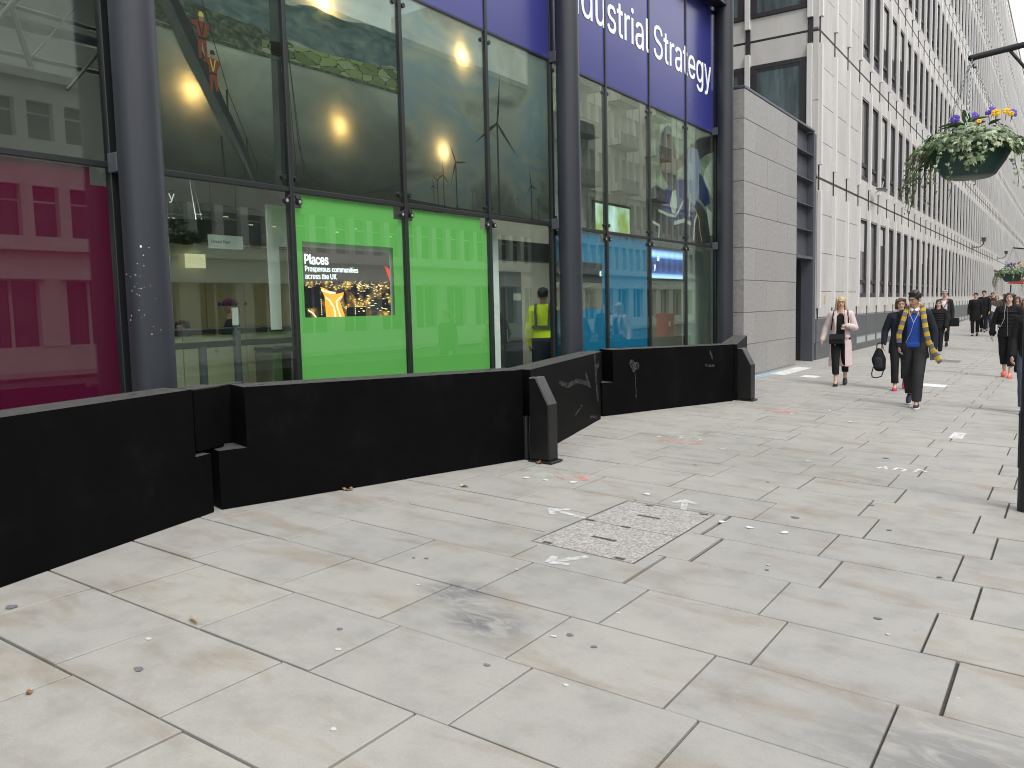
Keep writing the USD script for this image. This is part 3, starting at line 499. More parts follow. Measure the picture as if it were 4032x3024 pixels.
sp('dark_block', yz(sg.box(5.95, 1.606, 6.22, 1.70).union(sg.box(6.28, 1.66, 6.56, 1.78)).union(sg.box(5.39, 1.70, 5.60, 1.90)), XS+.0025, .002), M['sdark'], pic)
rsn = random.Random(5)
sp('tower_light', [yz(sg.box(y, z, y+.011, z+.007), XS+.006, .001) for y in (5.605, 6.06) for z in np.arange(1.63, 1.78, .018)]+[yz(sg.box(y, z, y+rsn.uniform(.008, .035), z+.006), XS+.006, .001) for y, z in [(rsn.uniform(6.1, 6.55), rsn.uniform(1.64, 1.93)) for _ in range(60)]]+[yz(sg.box(y, z, y+rsn.uniform(.006, .018), z+.005), XS+.006, .001) for y, z in [(rsn.uniform(5.42, 6.55), rsn.uniform(1.88, 1.955)) for _ in range(90)]], M['scream'], pic)
M['sblue'] = usdkit.material(stage, '/World/Looks/screen_blue_glow', {'g': ('geometry', {}), 'w': ('wave_texture', {'wave_type': 'bands', 'bands_direction': 'z', 'scale': 0.75, 'distortion': 1.4, 'phase': 2.2}), 'r': ('rgb_ramp', {'ramp': [(0.0, (0.012, 0.03, 0.14)), (0.7, (0.02, 0.09, 0.40)), (1.0, (0.45, 0.75, 1.0))]}), 'e': ('emission', {'strength': 0.8})}, [('g.position', 'w.vector'), ('w.fac', 'r.fac'), ('r.color', 'e.color')], surface='e.emission')
s2 = thing('display_screen', 'blue glowing screen with cropped white letters beside the blue film', 'screen', (-6.3, 13.7, 2.1))
def sp2(nm, m, mt): m = m.copy(); m.apply_translation((6.3, -13.7, -2.1)); return part(nm, m, mt, s2)
sp2('surround', cbox(-6.37, -6.308, 13.60, 15.42, 2.10, 2.72, .004), M['frame']); sp2('picture', yz(sg.box(13.66, 2.14, 15.36, 2.67), -6.30, .006), M['sblue'])
sp2('lettering', text_yz('a', 14.14, 2.46, .115, .10, -6.296, .002), M['swhite']); sp2('lettering', text_yz('y', 14.0, 2.30, .115, .10, -6.296, .002), M['swhite'])
s3 = thing('display_screen', 'dark screen with cut off white letters behind the blue film opening', 'screen', (-6.25, 10.9, 2.0))
def sp3(nm, m, mt): m = m.copy(); m.apply_translation((6.25, -10.9, -2.0)); return part(nm, m, mt, s3)
sp3('surround', cbox(-6.33, -6.258, 10.4, 12.2, 2.02, 2.42, .004), M['frame']); sp3('lettering', text_yz('ra', 11.83, 2.13, .10, .14, -6.25, .002), M['swhite'])
s4 = thing('display_screen', 'pale glowing picture high in the lobby above the blue film', 'screen', (-7.0, 13.8, 3.0))
M['spale'] = usdkit.material(stage, '/World/Looks/screen_pale', {'g': ('geometry', {}), 'n': ('noise_texture', {'scale': 1.8, 'detail': 2.0}), 'r': ('rgb_ramp', {'ramp': [(0.35, (0.20, 0.28, 0.06)), (0.5, (0.35, 0.52, 0.42)), (0.65, (0.55, 0.75, 0.80))]}), 'e': ('emission', {'strength': 0.75})}, [('g.position', 'n.vector'), ('n.fac', 'r.fac'), ('r.color', 'e.color')], surface='e.emission')
part('surround', cbox(-.06, -.006, -.72, .72, -.05, .52, .004), M['frame'], s4); part('picture', yz(sg.box(-.68, 0, .68, .47), 0, .005), M['spale'], s4)

# ------------------------------------------------------------ granite wall and steel doorway
XG = -5.434
gw = thing('granite_wall', 'grey granite clad wall beside the last column, with a dark coping', 'wall', (XG, 16.4, 0))
def gp(nm, m, mt, p=gw, **k): m = to_tri(m).copy(); m.apply_translation((-XG, -16.4, 0)); return part(nm, m, mt, p, **k)
gp('core', box(XG-.42, XG-.035, 16.44, 20.20, -.1, 5.83), M['black'])
zs = [-0.1, 0.17, 0.81, 1.46, 2.11, 2.76, 3.42, 4.06, 4.68, 5.27, 5.84]
for r in range(len(zs)-1):
    js = [16.4]+([17.14, 18.67] if r % 2 == 0 else [17.9, 19.42])+[20.2]
    if r == 0: js = [16.4, 17.9, 19.42, 20.2]
    for a, b in zip(js[:-1], js[1:]):
        gp('granite_panel', cbox(XG-.03, XG+RNG.uniform(-.0015, .0015), a+.0035, b-.0035, zs[r]+.0045, zs[r+1]-.0045, .003), M['granite'])
    gp('granite_panel', cbox(XG-.42, XG-.034, 16.398, 16.43, zs[r]+.0045, zs[r+1]-.0045, .003), M['granite'])
gp('coping', cbox(XG-.44, XG+.012, 16.39, 21.75, 5.845, 5.90, .006), M['steel'])
dw = thing('steel_doorway', 'tall dark doorway in a grey steel surround with stacked recessed panels above', 'doorway', (XG, 20.2, 0))
def dp(nm, m, mt, p=dw, **k): m = to_tri(m).copy(); m.apply_translation((-XG, -20.2, 0)); return part(nm, m, mt, p, **k)
for a, b in zip([2.76, 3.40, 4.01, 4.63, 5.26], [3.40, 4.01, 4.63, 5.26, 5.84]):
    dp('recessed_panel', cbox(XG-.25, XG-.16, 20.22, 21.70, a+.012, b-.012, .003), M['steel']); dp('flange', cbox(XG-.20, XG-.005, 20.215, 21.72, a-.008, a+.008, .002), M['steel'])
dp('jamb', cbox(XG-.3, XG+.0, 21.73, 21.80, -.1, 5.84, .004), M['steel']); dp('jamb', cbox(XG-.3, XG-.03, 21.81, 22.08, -.1, 5.84, .004), M['steel'])
dp('jamb', cbox(XG-.3, XG-.02, 20.205, 20.26, -.1, 2.75, .004), M['steel']); dp('dark_recess', box(XG-1.3, XG-1.2, 20.1, 22.1, -.1, 2.76), M['black']); dp('side_lining', box(XG-1.2, XG-.3, 21.74, 21.80, -.1, 2.76), M['black'])
dp('lintel', cbox(XG-.3, XG-.0, 20.215, 21.72, 2.70, 2.749, .003), M['steel'])

# ------------------------------------------------------------ long stone office building (right)
XB, YB, YE, ZR = -5.45, 22.15, 150.0, 27.6
st = thing('stone_office_building', 'long pale stone office with closely spaced vertical fins and dark framed windows', 'building', (XB, YB, 0))
def bp(nm, m, mt, p=st, **k):
    m = cat_mesh(m) if isinstance(m, list) else to_tri(m).copy(); m.apply_translation((-XB, -YB, 0)); return part(nm, m, mt, p, **k)
fin_y = [22.25+1.565*k for k in range(82)]
S = [1.16+3.64*f for f in range(7)]
wall = [box(XB-14, XB-.45, YB+.2, YE, -.5, ZR-.02)]
for f, s in enumerate(S):
    wall.append(box(XB-.45, XB-.022, 26.95, YE, s-.66 if f else -.5, s+.60 if f == 0 else s+.56))
    for y in fin_y[3:]: wall.append(box(XB-.45, XB-.024, y-.055, y+.09, s+.5, s+3.0))
wall.append(box(XB-.45, XB-.02, 26.95, YE, S[-1]+2.98, ZR)); wall.append(box(XB-.45, XB-.021, YB+.025, 26.94, -.5, ZR))
# end wall facing up the street
wall.append(box(XB-14, XB-.02, YB+.02, YB+.3, -.5, ZR))
bp('wall', wall, M['stone'])
bp('string_course', [cbox(XB-.03, XB-.012, 22.16, YE, s-.03, s+.012, .002) for s in S[1:]], M['dark'])
npan = 0
for f, s in enumerate(S[:5]):                                   # cladding panels between the fins
    for k in range(len(fin_y)-1):
        a, b = fin_y[k]+.035, fin_y[k+1]-.035
        rows = ([(s-.62, s-.035), (s+.018, s+.55)] if k >= 3 else [(s+.02, s+.93), (s+.94, s+1.86), (s+1.87, s+2.80), (s+2.81, s+3.60)])
        if f == 0: rows = [(1.235, 1.74)] if k >= 3 else [(1.235, 1.90), (1.91, 2.9), (2.91, 3.9), (3.91, 4.76)]
        for (z0, z1) in rows:
            if npan < 290 and (k < 3 or k < 36-5*f):
                bp('stone_panel', box(XB-.03, XB+RNG.uniform(-.001, .001), a, b, z0+.004, z1-.004), M['stone']); npan += 1
            elif True:
                wall_extra = box(XB-.03, XB, a, b, z0+.004, z1-.004)
                bp.__dict__.setdefault('extra', []).append(wall_extra)
bp('distant_stone_panels', bp.extra, M['stone'], kind='stuff')
def fin_mesh(y, s, f): return cbox(XB-.01, XB+.085, y-.065, y+.065, s+.31, s+3.31, .006)
ff, fx, cn = [], [], []
for f, s in enumerate(S):
    for k, y in enumerate(fin_y):
        if f == 0 and 79.5 < y < 93: continue
        (ff if (k < 62-8*f) else fx).append((k+6*f, fin_mesh(y, s, f)))
        if f == 0: cn.append(box(XB, XB+.02, y-.018, y+.018, 1.20, s+.31))
        cn.append(box(XB, XB+.022, y-.020, y+.020, s+3.31, s+3.95))
ff.sort(key=lambda t: t[0]); fx += ff[280:]; ff = ff[:280]
for _, m in ff: bp('fin', m, M['finm'])
bp('distant_fins', [m for _, m in fx], M['finm'], kind='stuff')
bp('fin_connectors', cn, M['dark'], kind='stuff')
def window(y0, y1, s, f):
    o = s+(.60 if f == 0 else .56); t = s+2.98; x0, x1 = XB-.125, XB-.065
    fr = [cbox(x0, x1+.06, y0, y1, o, o+.12, .004), cbox(x0, x1+.03, y0+.09, y1-.09, o+.42, o+.53, .004), box(x0, x1, y0, y1, t-.09, t), box(x0, x1, y0, y0+.09, o+.12, t-.09), box(x0, x1+.03, y1-.09, y1, o+.12, t-.09), box(x0, XB-.026, y1-.012, y1+.028, o+.12, t), box(x0, XB-.026, y0, y1, t, t+.012)]
    pn = box(x0+.02, x0+.05, y0+.09, y1-.09, o+.12, t-.09)
    return cat_mesh(fr), pn
wn = []
M['blind'] = mat('window_blind', (0.40, 0.395, 0.38), 0.7, 0.08, 3, rnd=.15)
for f, s in enumerate(S):
    for k in range(3, len(fin_y)-1):
        if f == 0 and 79 < fin_y[k] < 93: continue
        wn.append((k+5*f, window(fin_y[k]+.10, fin_y[k+1]-.07, s, f)))
wn.sort(key=lambda t: t[0])
for _, (fr, pn) in wn[:260]:
    w = bp('window', fr, M['dark']); bp('pane', pn, M['pane_r'], w)
    if RNG.random() < .3:
        (x0_, y0_, z0_), (x1_, y1_, z1_) = pn.bounds; bp('blind', box(x1_+.001, x1_+.006, y0_+.01, y1_-.01, z1_-(z1_-z0_)*RNG.choice([.25, .4, .55, .62]), z1_-.005), M['blind'], w)
bp('distant_windows', [a for _, (a, b) in wn[260:]], M['dark'], kind='stuff'); bp('distant_panes', [b for _, (a, b) in wn[260:]], M['pane_r'], kind='stuff')
# street level: plinth, vents, entrance
bp('plinth', [box(XB-.4, XB+.004, 22.16, 79, -.6, .30), box(XB-.4, XB-.03, 22.16, 79, .30, .58)], M['plinth'])
for k in range(36):
    y = 22.16+1.565*k
    if y < 78: bp('plinth_panel', cbox(XB-.02, XB+.012, y+.004, min(y+1.561, 79), .585, 1.20, .003), M['plinth'])
for k in range(3, 34):
    y = fin_y[k]+.14
    v = bp('vent', [box(XB-.02, XB+.008, y-.13, y+.02, .30, .58), box(XB-.02, XB+.006, y+.02, y+1.4, .545, .58), box(XB-.02, XB+.006, y+.02, y+1.4, .30, .335)], M['ventf'])
    bp('vent_panel', box(XB-.03, XB-.012, y+.02, y+1.40, .335, .545), M['vent'], v)
bp('plinth_band', [box(XB-.4, XB+.002, 22.16, fin_y[3]+.0, .30, .58)], M['plinth'])
ent = bp('entrance', [box(XB-.4, XB+.03, 79.2, 79.8, -.6, 4.45), box(XB-.4, XB+.03, 92.4, 93, -.6, 4.45), box(XB-.4, XB+.05, 79.8, 92.4, 3.95, 4.45), box(XB-.3, XB-.1, 83.5, 83.9, 0, 3.95), box(XB-.3, XB-.1, 87.6, 88, 0, 3.95)], M['stone'])
bp('entrance_glass', box(XB-.35, XB-.3, 79.8, 92.4, 0, 3.95), M['pane_r'], ent)
bp('roof_parapet', [cbox(XB-.5, XB+.06, YB-.04, YE, ZR, ZR+.35, .01)], M['stone'])
# windows and fins of the end wall
ew = []
for f, s in enumerate(S[1:5], 1):
    for x in (-5.655, -7.245, -8.83):
        bp('end_fin', cbox(x-.065, x+.065, YB-.085, YB+.025, s+.31, s+3.31, .006), M['finm'])
        bp('end_fin_link', box(x-.06, x+.06, YB-.02, YB+.025, s-.33, s+.31), M['dark'])
    for a, b in ((-7.16, -5.74), (-8.75, -7.33)):
        o, t = s+.58, s+3.02; y0 = YB-.02
        w = bp('window', [cbox(a, b, y0-.02, y0+.05, t-.11, t, .004), cbox(a, b, y0-.02, y0+.05, o, o+.11, .004), cbox(a, a+.17, y0-.02, y0+.05, o+.11, t-.11, .004), cbox(b-.17, b, y0-.02, y0+.05, o+.11, t-.11, .004), box(a+.17, b-.17, y0-.012, y0+.04, t-.17, t-.14)], M['dark'])
        bp('pane', box(a+.17, b-.17, y0+.0, y0+.012, o+.11, t-.11), M['pane_e'], w)
    bp('end_string', box(-12, XB-.02, YB+.005, YB+.03, s-.03, s+.02), M['dark'])
    bp('corner_stone', [cbox(-5.585, XB+.0, YB-.005, YB+.03, s+.05, s+1.9, .004), cbox(-5.585, XB+.0, YB-.005, YB+.03, s+1.92, s+3.58, .004)], M['stone'])
    for a, b in ((-7.18, -5.72), (-8.76, -7.31)):
        bp('stone_panel', [box(a, b, YB, YB+.03, s+.025, s+.57)], M['stone']); bp('stone_panel', [box(a, b, YB, YB+.03, s-.61, s-.035)], M['stone'])
bp('corner_notice', box(XB+.0, XB+.006, 22.95, 23.08, 1.58, 1.80), mat('notice_ochre', (0.42, 0.33, 0.12), 0.6, .2, 40))

# ------------------------------------------------------------ building across the road (seen in the glass)
ob = thing('stone_office_across_road', 'stone office across the road, seen mirrored in the shop glass, with tall sash windows', 'building', (18.2, 20, 0))
M['ob_stone'] = mat('across_stone', (0.54, 0.53, 0.49), 0.7, 0.10, 0.6, stretch=(1, 1, .5)); M['ob_pane'] = mat('across_glass', (0.05, 0.065, 0.065), 0.08, 0.3, 1.2, spec=0.8); M['ob_lit'] = emit('across_ceiling_light', (1.0, 0.86, 0.55), 2.0)
def op(nm, m, mt, p=ob, **k): m = cat_mesh(m) if isinstance(m, list) else m.copy(); m.apply_translation((-18.2, -20, 0)); return part(nm, m, mt, p, **k)
YA, YZ, YM = -40, 170, 49.5
low_floors, tall_floors = [(4.55, 6.30)], [(4.55, 6.30), (7.95, 9.85), (11.4, 13.3), (14.8, 16.7), (18.2, 20.0)]
W = [box(18.25, 19, YA, YZ, -1, .7), box(18.2, 19, YA, YZ, 3.0, 4.55), box(18.2, 19, YA, 18, 6.3, 7.9), box(18.2, 19, YA, 18, 9.2, 9.9), box(18.0, 18.5, YA, 18, 9.9, 10.2), box(18.0, 18.3, YA, YZ, 4.05, 4.25)]
for (a, b), (c, d) in zip(tall_floors[:-1], tall_floors[1:]): W.append(box(18.22, 19, YM, YZ, b, c))
W += [box(18.2, 19, YM, YZ, 20.0, 22.0), box(17.9, 18.3, YM, YZ, 21.5, 21.9), box(18.05, 18.3, YM, YZ, 10.3, 10.5)]
rails = []
for y in np.arange(YA, YZ, 1.30):
    for a, b in (tall_floors if y > YM else low_floors+([(7.9, 9.2)] if y < 18 else [])):
        W.append(box(18.2, 19, y, y+.40, a-.01, b+.01)); rails.append(box(18.44, 18.49, y+.4, y+1.3, a+(b-a)*.68, a+(b-a)*.68+.06))
    if y > YM: W.append(box(18.12, 18.3, y+.06, y+.34, 6.9, 20.4))
for y in np.arange(YA, YZ, 2.75):
    W.append(box(18.22, 19, y, y+.95, .69, 3.01))
    t = trimesh.creation.extrude_polygon(sg.Polygon([(y+.75, 3.05), (y+2.95, 3.05), (y+1.85, 3.36)]), .3); t.apply_transform(CYC); t.apply_translation((17.98, 0, 0)); W.append(t)
    rails.append(box(18.4, 18.46, y+1.80, y+1.9, .69, 3.0))
op('wall', W, M['ob_stone'])
op('dark_brick_storeys', [box(18.2, 19, 18, YM, 6.3, 15.8), box(18.0, 18.5, 18, YM, 15.8, 16.1)], mat('across_added_dark', (0.16, 0.15, 0.135), 0.8, 0.2, 0.7))  # blank dark storeys added to cut the veil reflected over the mural
op('window_glass', [box(18.5, 18.55, YA, YM, .7, 9.8), box(18.5, 18.55, YM, YZ, .7, 4.6)], M['ob_pane'])
M['ob_sky_painted'] = mat('across_glass_sky_painted', (0.80, 0.86, 0.82), 0.08, 0.3, 1.2, spec=0.9)  # sky reflection painted in as a pale base colour
op('window_glass', [box(18.5, 18.55, YM, YZ, 4.6, 20.0)], M['ob_sky_painted'])
op('glazing_bars', rails, M['ob_stone'])
rl = random.Random(3)
op('ceiling_lights', [box(18.485, 18.495, y, y+.28, z, z+.04) for y, z in [(-40+1.3*rl.randrange(66)+.6, rl.choice([5.6, 5.85])) for _ in range(40)]], M['ob_lit'])
op('body', [box(19, 30, YA, 18, -1, 10.0), box(19, 30, 18, YM, -1, 15.9), box(19, 32, YM, YZ, -1, 24)], M['ob_stone'])
bal = []
for yb in (52, 58.5, 65):
    for zb in (10.4, 13.9, 17.2):
        bal.append(box(17.1, 18.2, yb, yb+3.2, zb, zb+.12)); bal += [box(17.1, 17.13, y, y+.03, zb+.12, zb+1.0) for y in np.arange(yb, yb+3.2, .14)]; bal.append(box(17.1, 17.14, yb, yb+3.2, zb+1.0, zb+1.05))
op('balconies', bal, M['steel'])

# ------------------------------------------------------------ black barrier line
TH = 0.25
def barrier(label, p0, p1, poly, extra=None, top=None):
    """poly: outline in (distance along the front from p0, height); p0, p1: front foot points on the pavement."""
    p0, p1 = np.array(p0), np.array(p1); u = (p1-p0)/np.linalg.norm(p1-p0); nrm = np.array([-u[1], u[0]])
    if nrm[0] > 0: nrm = -nrm
    def place(m):
        m = m.copy(); v = m.vertices.copy()
        m.vertices = np.stack([p0[0]+u[0]*v[:, 0]+nrm[0]*v[:, 1], p0[1]+u[1]*v[:, 0]+nrm[1]*v[:, 1], v[:, 2]], 1)
        if np.linalg.det(np.array([[u[0], nrm[0]], [u[1], nrm[1]]])) < 0: m.invert()
        m = lift(m); m.apply_translation((-p0[0], -p0[1], 0)); return m
    t = thing('barrier_segment', label, 'barrier', (p0[0], p0[1], 0), group='black barrier segments in front of the office')
    pg = sg.Polygon(poly).buffer(-.008).buffer(.008)
    b = trimesh.creation.extrude_polygon(pg, TH, engine='earcut'); v = b.vertices.copy(); b.vertices = np.stack([v[:, 0], TH-v[:, 2]+0*v[:, 1], v[:, 1]], 1); 
    if b.volume < 0: b.invert()
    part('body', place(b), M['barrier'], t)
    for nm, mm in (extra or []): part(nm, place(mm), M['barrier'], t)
    return t
HB = 0.925
L1 = 5.30
barrier('black barrier segment cut off by the left edge of the picture', (-3.935, -1.44), (-5.188, 3.723),
        [(0, .003), (5.312, .003), (5.312, .44), (5.155, .44), (5.155, HB), (0, HB)],
        [('interlock_block', cbox(5.235, 5.535, .055, .235, .452, HB-.012, .008)), ('interlock_back', cbox(5.12, 5.95, .17, .245, .40, HB-.03, .006))] + [('lifting_socket', cyl((s_, .125, HB-.001), (s_, .125, HB+.002), .022, 12)) for s_ in (3.6, 4.75)])
barrier('long black barrier segment between the interlock block and the first slanted post', (-5.197, 3.795), (-4.445, 6.80),
        [(0.0, .003), (3.07, .003), (3.07, HB-.03), (.222, HB-.02), (.222, .445), (0.0, .445)], [('lifting_socket', cyl((s_, .125, HB-.022), (s_, .125, HB-.018), .022, 12)) for s_ in (.42, 2.75)])
barrier('black barrier segment with white scuffs angling back behind the first slanted post', (-4.435, 6.90), (-5.119, 9.656),
        [(0, .003), (2.84, .003), (2.84, .44), (2.80, .44), (2.80, HB-.035), (0, HB-.035)],
        [('interlock_block', cbox(2.825, 3.145, .05, .235, .455, HB-.045, .008)), ('interlock_back', cbox(2.75, 3.25, .15, .245, .45, HB-.05, .006)), ('lifting_socket', cyl((.6, .125, HB-.036), (.6, .125, HB-.032), .022, 12)), ('lifting_socket', cyl((2.4, .125, HB-.036), (2.4, .125, HB-.032), .022, 12))])
barrier('black barrier segment between the scuffed segment and the far slanted post', (-5.214, 9.863), (-4.395, 12.745),
        [(0.02, .003), (2.995, .003), (2.995, HB-.03), (.235, HB-.03), (.235, .455), (0.02, .455)], [('lifting_socket', cyl((s_, .125, HB-.031), (s_, .125, HB-.027), .022, 12)) for s_ in (.5, 2.6)])
barrier('far black barrier segment turning back towards the granite wall', (-4.37, 12.86), (-5.22, 15.95), [(0, .003), (3.2, .003), (3.2, HB-.03), (0, HB-.03)], [('lifting_socket', cyl((.6, .125, HB-.031), (.6, .125, HB-.027), .022, 12))])
M['post_blk'] = mat('post_black', (0.0075, 0.008, 0.0095), 0.42, 0.15, 5, bump=0.06, spec=0.4)
M['worn'] = mat('worn_edge_grey', (0.16, 0.16, 0.17), 0.55, 0.3, 30)
def bpost(label, x, y, w=.225, d=.17, ang=0):
    t = thing('barrier_post', label, 'barrier post', (x, y, float(gz(x+.1, y+.05))), ang, group='slanted posts at the barrier corners')
    pg = sg.Polygon([(0, .02), (w, .02), (w, .57), (.085, .835), (0, .835)]).buffer(-.012).buffer(.012)
    m = trimesh.creation.extrude_polygon(pg, d-.02, engine='earcut'); v = m.vertices.copy(); m.vertices = np.stack([v[:, 0], .01+v[:, 2], v[:, 1]], 1); m.invert() if m.volume < 0 else None
    m2 = trimesh.creation.extrude_polygon(pg.buffer(-.012), d, engine='earcut'); v = m2.vertices.copy(); m2.vertices = np.stack([v[:, 0], v[:, 2], v[:, 1]], 1); m2.invert() if m2.volume < 0 else None
    part('post', trimesh.convex.convex_hull(np.vstack([m.vertices, m2.vertices])), M['post_pale_top'], t)
    part('base_plate', cbox(-.005, w+.04, -.03, d+.02, 0.001, .020, .004), M['post_blk'], t)
    part('socket', cyl((.04, d/2, .834), (.04, d/2, .838), .02, 12), M['black'], t)
    part('side_tube', cyl((-.075, d/2-.02, .0), (-.075, d/2-.02, .44), .035, 14), M['post_blk'], t)
bpost('slanted black post with a worn edge, nearer of the two at the barrier corners', -4.366, 6.745)
bpost('slanted black post standing against the granite wall end of the barrier', -4.375, 12.88, d=.2)
scuff = thing('chalk_scuffs', 'white chalky scuffs smeared across the angled barrier segment', 'scuff mark', (0, 0, 0))
def on_front(p0, p1, pts, w, off_=.003):
    p0, p1 = np.array(p0), np.array(p1); u = (p1-p0)/np.linalg.norm(p1-p0); nrm = np.array([-u[1], u[0]]); nrm = nrm if nrm[0] > 0 else -nrm
    g_ = sg.LineString(pts).buffer(w, cap_style=1) if not hasattr(pts, 'geom_type') else pts
    m = cat_mesh([trimesh.creation.extrude_polygon(q_, .001, engine='earcut') for q_ in getattr(g_, 'geoms', [g_])]); v = m.vertices.copy()
    m.vertices = np.stack([p0[0]+u[0]*v[:, 0]+nrm[0]*(off_+v[:, 2]-.001), p0[1]+u[1]*v[:, 0]+nrm[1]*(off_+v[:, 2]-.001), v[:, 1]], 1); return lift(m)
M['chalk'] = usdkit.material(stage, '/World/Looks/chalk_smear', {'g': ('geometry', {}), 'n': ('noise_texture', {'scale': 28.0, 'detail': 6.0, 'roughness': 0.7}), 'r': ('rgb_ramp', {'ramp': [(0.42, (0, 0, 0)), (0.75, (0.40, 0.40, 0.40))]}), 'd': ('diffuse_bsdf', {'color': (0.09, 0.09, 0.09)}), 't': ('transparent_bsdf', {}), 'x': ('mix_closure', {})},
    [('g.position', 'n.vector'), ('n.fac', 'r.fac'), ('r.color', 'x.fac'), ('t.BSDF', 'x.closure1'), ('d.BSDF', 'x.closure2')], surface='x.closure')
for pts, w in (([(1.0, .66), (1.3, .60), (1.7, .62), (2.05, .56), (2.25, .52)], .028), ([(2.1, .66), (2.3, .50)], .03), ([(2.56, .86), (2.6, .6), (2.66, .38), (2.7, .28)], .04), ([(1.6, .22), (1.9, .30)], .012), ([(2.3, .1), (2.6, .06)], .02), ([(2.62, .70), (2.76, .74)], .03)):
    part('smear', on_front((-4.435, 6.90), (-5.119, 9.656), pts, w), M['chalk'], scuff)
for pts, w in (([(.62, .70), (.66, .62), (.72, .66)], .05), ([(.68, .6), (.70, .2)], .008), ([(2.3, .60), (2.5, .58)], .02), ([(2.4, .80), (2.45, .7)], .02)):
    part('smear', on_front((-5.214, 9.863), (-4.395, 12.745), pts, w), M['chalk'], scuff)
# ------------------------------------------------------------ inspection cover
cov = thing('inspection_cover', 'speckled two part inspection cover in a thin steel frame set into the slabs', 'manhole cover', (-2.56, 5.24, 0))
M['terrazzo'] = usdkit.material(stage, '/World/Looks/exposed_aggregate', {'g': ('geometry', {}), 'v': ('voronoi_texture', {'scale': 75.0}), 'r': ('rgb_ramp', {'ramp': [(0.0, (0.44, 0.42, 0.39)), (0.35, (0.34, 0.32, 0.30)), (0.62, (0.20, 0.19, 0.18)), (1.0, (0.38, 0.36, 0.33))]}), 'sp': ('rgb_to_bw', {}), 'b': ('bump', {'strength': 0.5, 'distance': 0.004}), 'p': ('principled_bsdf', {'roughness': 0.8})},
    [('g.position', 'v.vector'), ('v.color', 'sp.color'), ('sp.val', 'r.fac'), ('r.color', 'p.base_color'), ('v.distance', 'b.height'), ('b.normal', 'p.normal')], surface='p.BSDF')
CQ = [np.array(p) for p in cover_q.exterior.coords[:4]]            # near-left, far-left, far-right, near-right
bil = lambda s, t: (1-s)*(1-t)*CQ[0]+(1-s)*t*CQ[1]+s*t*CQ[2]+s*(1-t)*CQ[3]
def cpart(nm, s0, s1, t0, t1, z0, z1, m, p=cov):
    pg = sg.Polygon([bil(s0, t0), bil(s1, t0), bil(s1, t1), bil(s0, t1)]); e = trimesh.creation.extrude_polygon(pg, z1-z0, engine='earcut'); e.apply_translation((0, 0, z0)); e = lift(e); e.apply_translation((2.56, -5.24, 0)); return part(nm, e, m, p)
M['covst'] = mat('cover_steel', (0.10, 0.095, 0.09), 0.5, 0.3, 30, metal=0.5)
cpart('frame', .0, 1, 0, 1, -.04, -.006, M['covst'])
cpart('mortar_edge', -.05, .0, 0, 1.0, -.03, -.001, M['kerb']); cpart('mortar_edge', 1.0, 1.06, -.03, 1.0, -.03, -.001, M['kerb']); cpart('mortar_edge', -.05, 1.06, -.035, 0, -.03, -.001, M['kerb'])
for t0, t1 in ((.012, .492), (.500, .988)):
    tr = cpart('infill_tray', .022, .978, t0, t1, -.005, -.0005, M['terrazzo'])
    tm = (t0+t1)/2
    cpart('lifting_slot', .36, .60, tm-.012, tm+.012, -.004, .0008, M['covst'], tr)
for s_, t_ in ((.10, .03), (.80, .03), (.25, .965), (.85, .965), (.03, .5), (.42, .495)):
    cpart('key_hole', s_, s_+.09, t_-.012, t_+.012, -.004, .0012, M['covst'])
gr = thing('drain_grating', 'brown slotted drain grating sunk in the pavement behind the walkers', 'grating', (-2.63, 24.4, 0))
def gpart(nm, m): m = lift(m); m.apply_translation((2.63, -24.4, 0)); part(nm, m, M['rust'], gr)
M['rust'] = mat('rusty_iron', (0.12, 0.095, 0.085), 0.7, 0.3, 20)
gpart('frame', cat_mesh([box(-2.90, -2.36, 24.0, 24.05, -.01, .006), box(-2.90, -2.36, 24.75, 24.8, -.01, .006), box(-2.90, -2.86, 24.05, 24.75, -.01, .006), box(-2.40, -2.36, 24.05, 24.75, -.01, .006)]))
for k in range(9): gpart('bar', box(-2.85+.05*k, -2.825+.05*k, 24.05, 24.75, -.01, .005))
# pale replacement slabs, paint marks on the pavement (flat paint)
def decal(nm, pg, m, h=0.0035, par=None, **k):
    ms = []
    for q_ in getattr(pg, 'geoms', [pg]):
        e = trimesh.creation.extrude_polygon(q_, .0012, engine='earcut'); e.apply_translation((0, 0, h)); ms.append(lift(e))
    return part(nm, ms, m, par or pav, **k)
M['paint'] = mat('white_spray', (0.56, 0.56, 0.54), 0.7, 0.12, 40)
def worn(name, col, lo=.45, hi=.7, mx=.9, sc=18.0):
    return usdkit.material(stage, '/World/Looks/'+name, {'g': ('geometry', {}), 'n': ('noise_texture', {'scale': sc, 'detail': 5.0, 'roughness': 0.7}), 'r': ('rgb_ramp', {'ramp': [(lo, (0, 0, 0)), (hi, (mx, mx, mx))]}), 'd': ('diffuse_bsdf', {'color': col}), 't': ('transparent_bsdf', {}), 'x': ('mix_closure', {})},
        [('g.position', 'n.vector'), ('n.fac', 'r.fac'), ('r.color', 'x.fac'), ('t.BSDF', 'x.closure1'), ('d.BSDF', 'x.closure2')], surface='x.closure')
M['wornw'] = worn('worn_white_paint', (0.72, 0.72, 0.70), .38, .58); M['wornr'] = worn('worn_red_paint', (0.52, 0.20, 0.17), .48, .75, .5, 9.0); M['worng'] = worn('worn_green_paint', (0.30, 0.42, 0.34), .50, .78, .45, 8.0); M['smut'] = worn('black_smear', (0.16, 0.16, 0.17), .40, .75, .55, 9.0); M['wornp'] = worn('worn_pale_paint', (0.62, 0.63, 0.62), .40, .6, .7, 20.0)
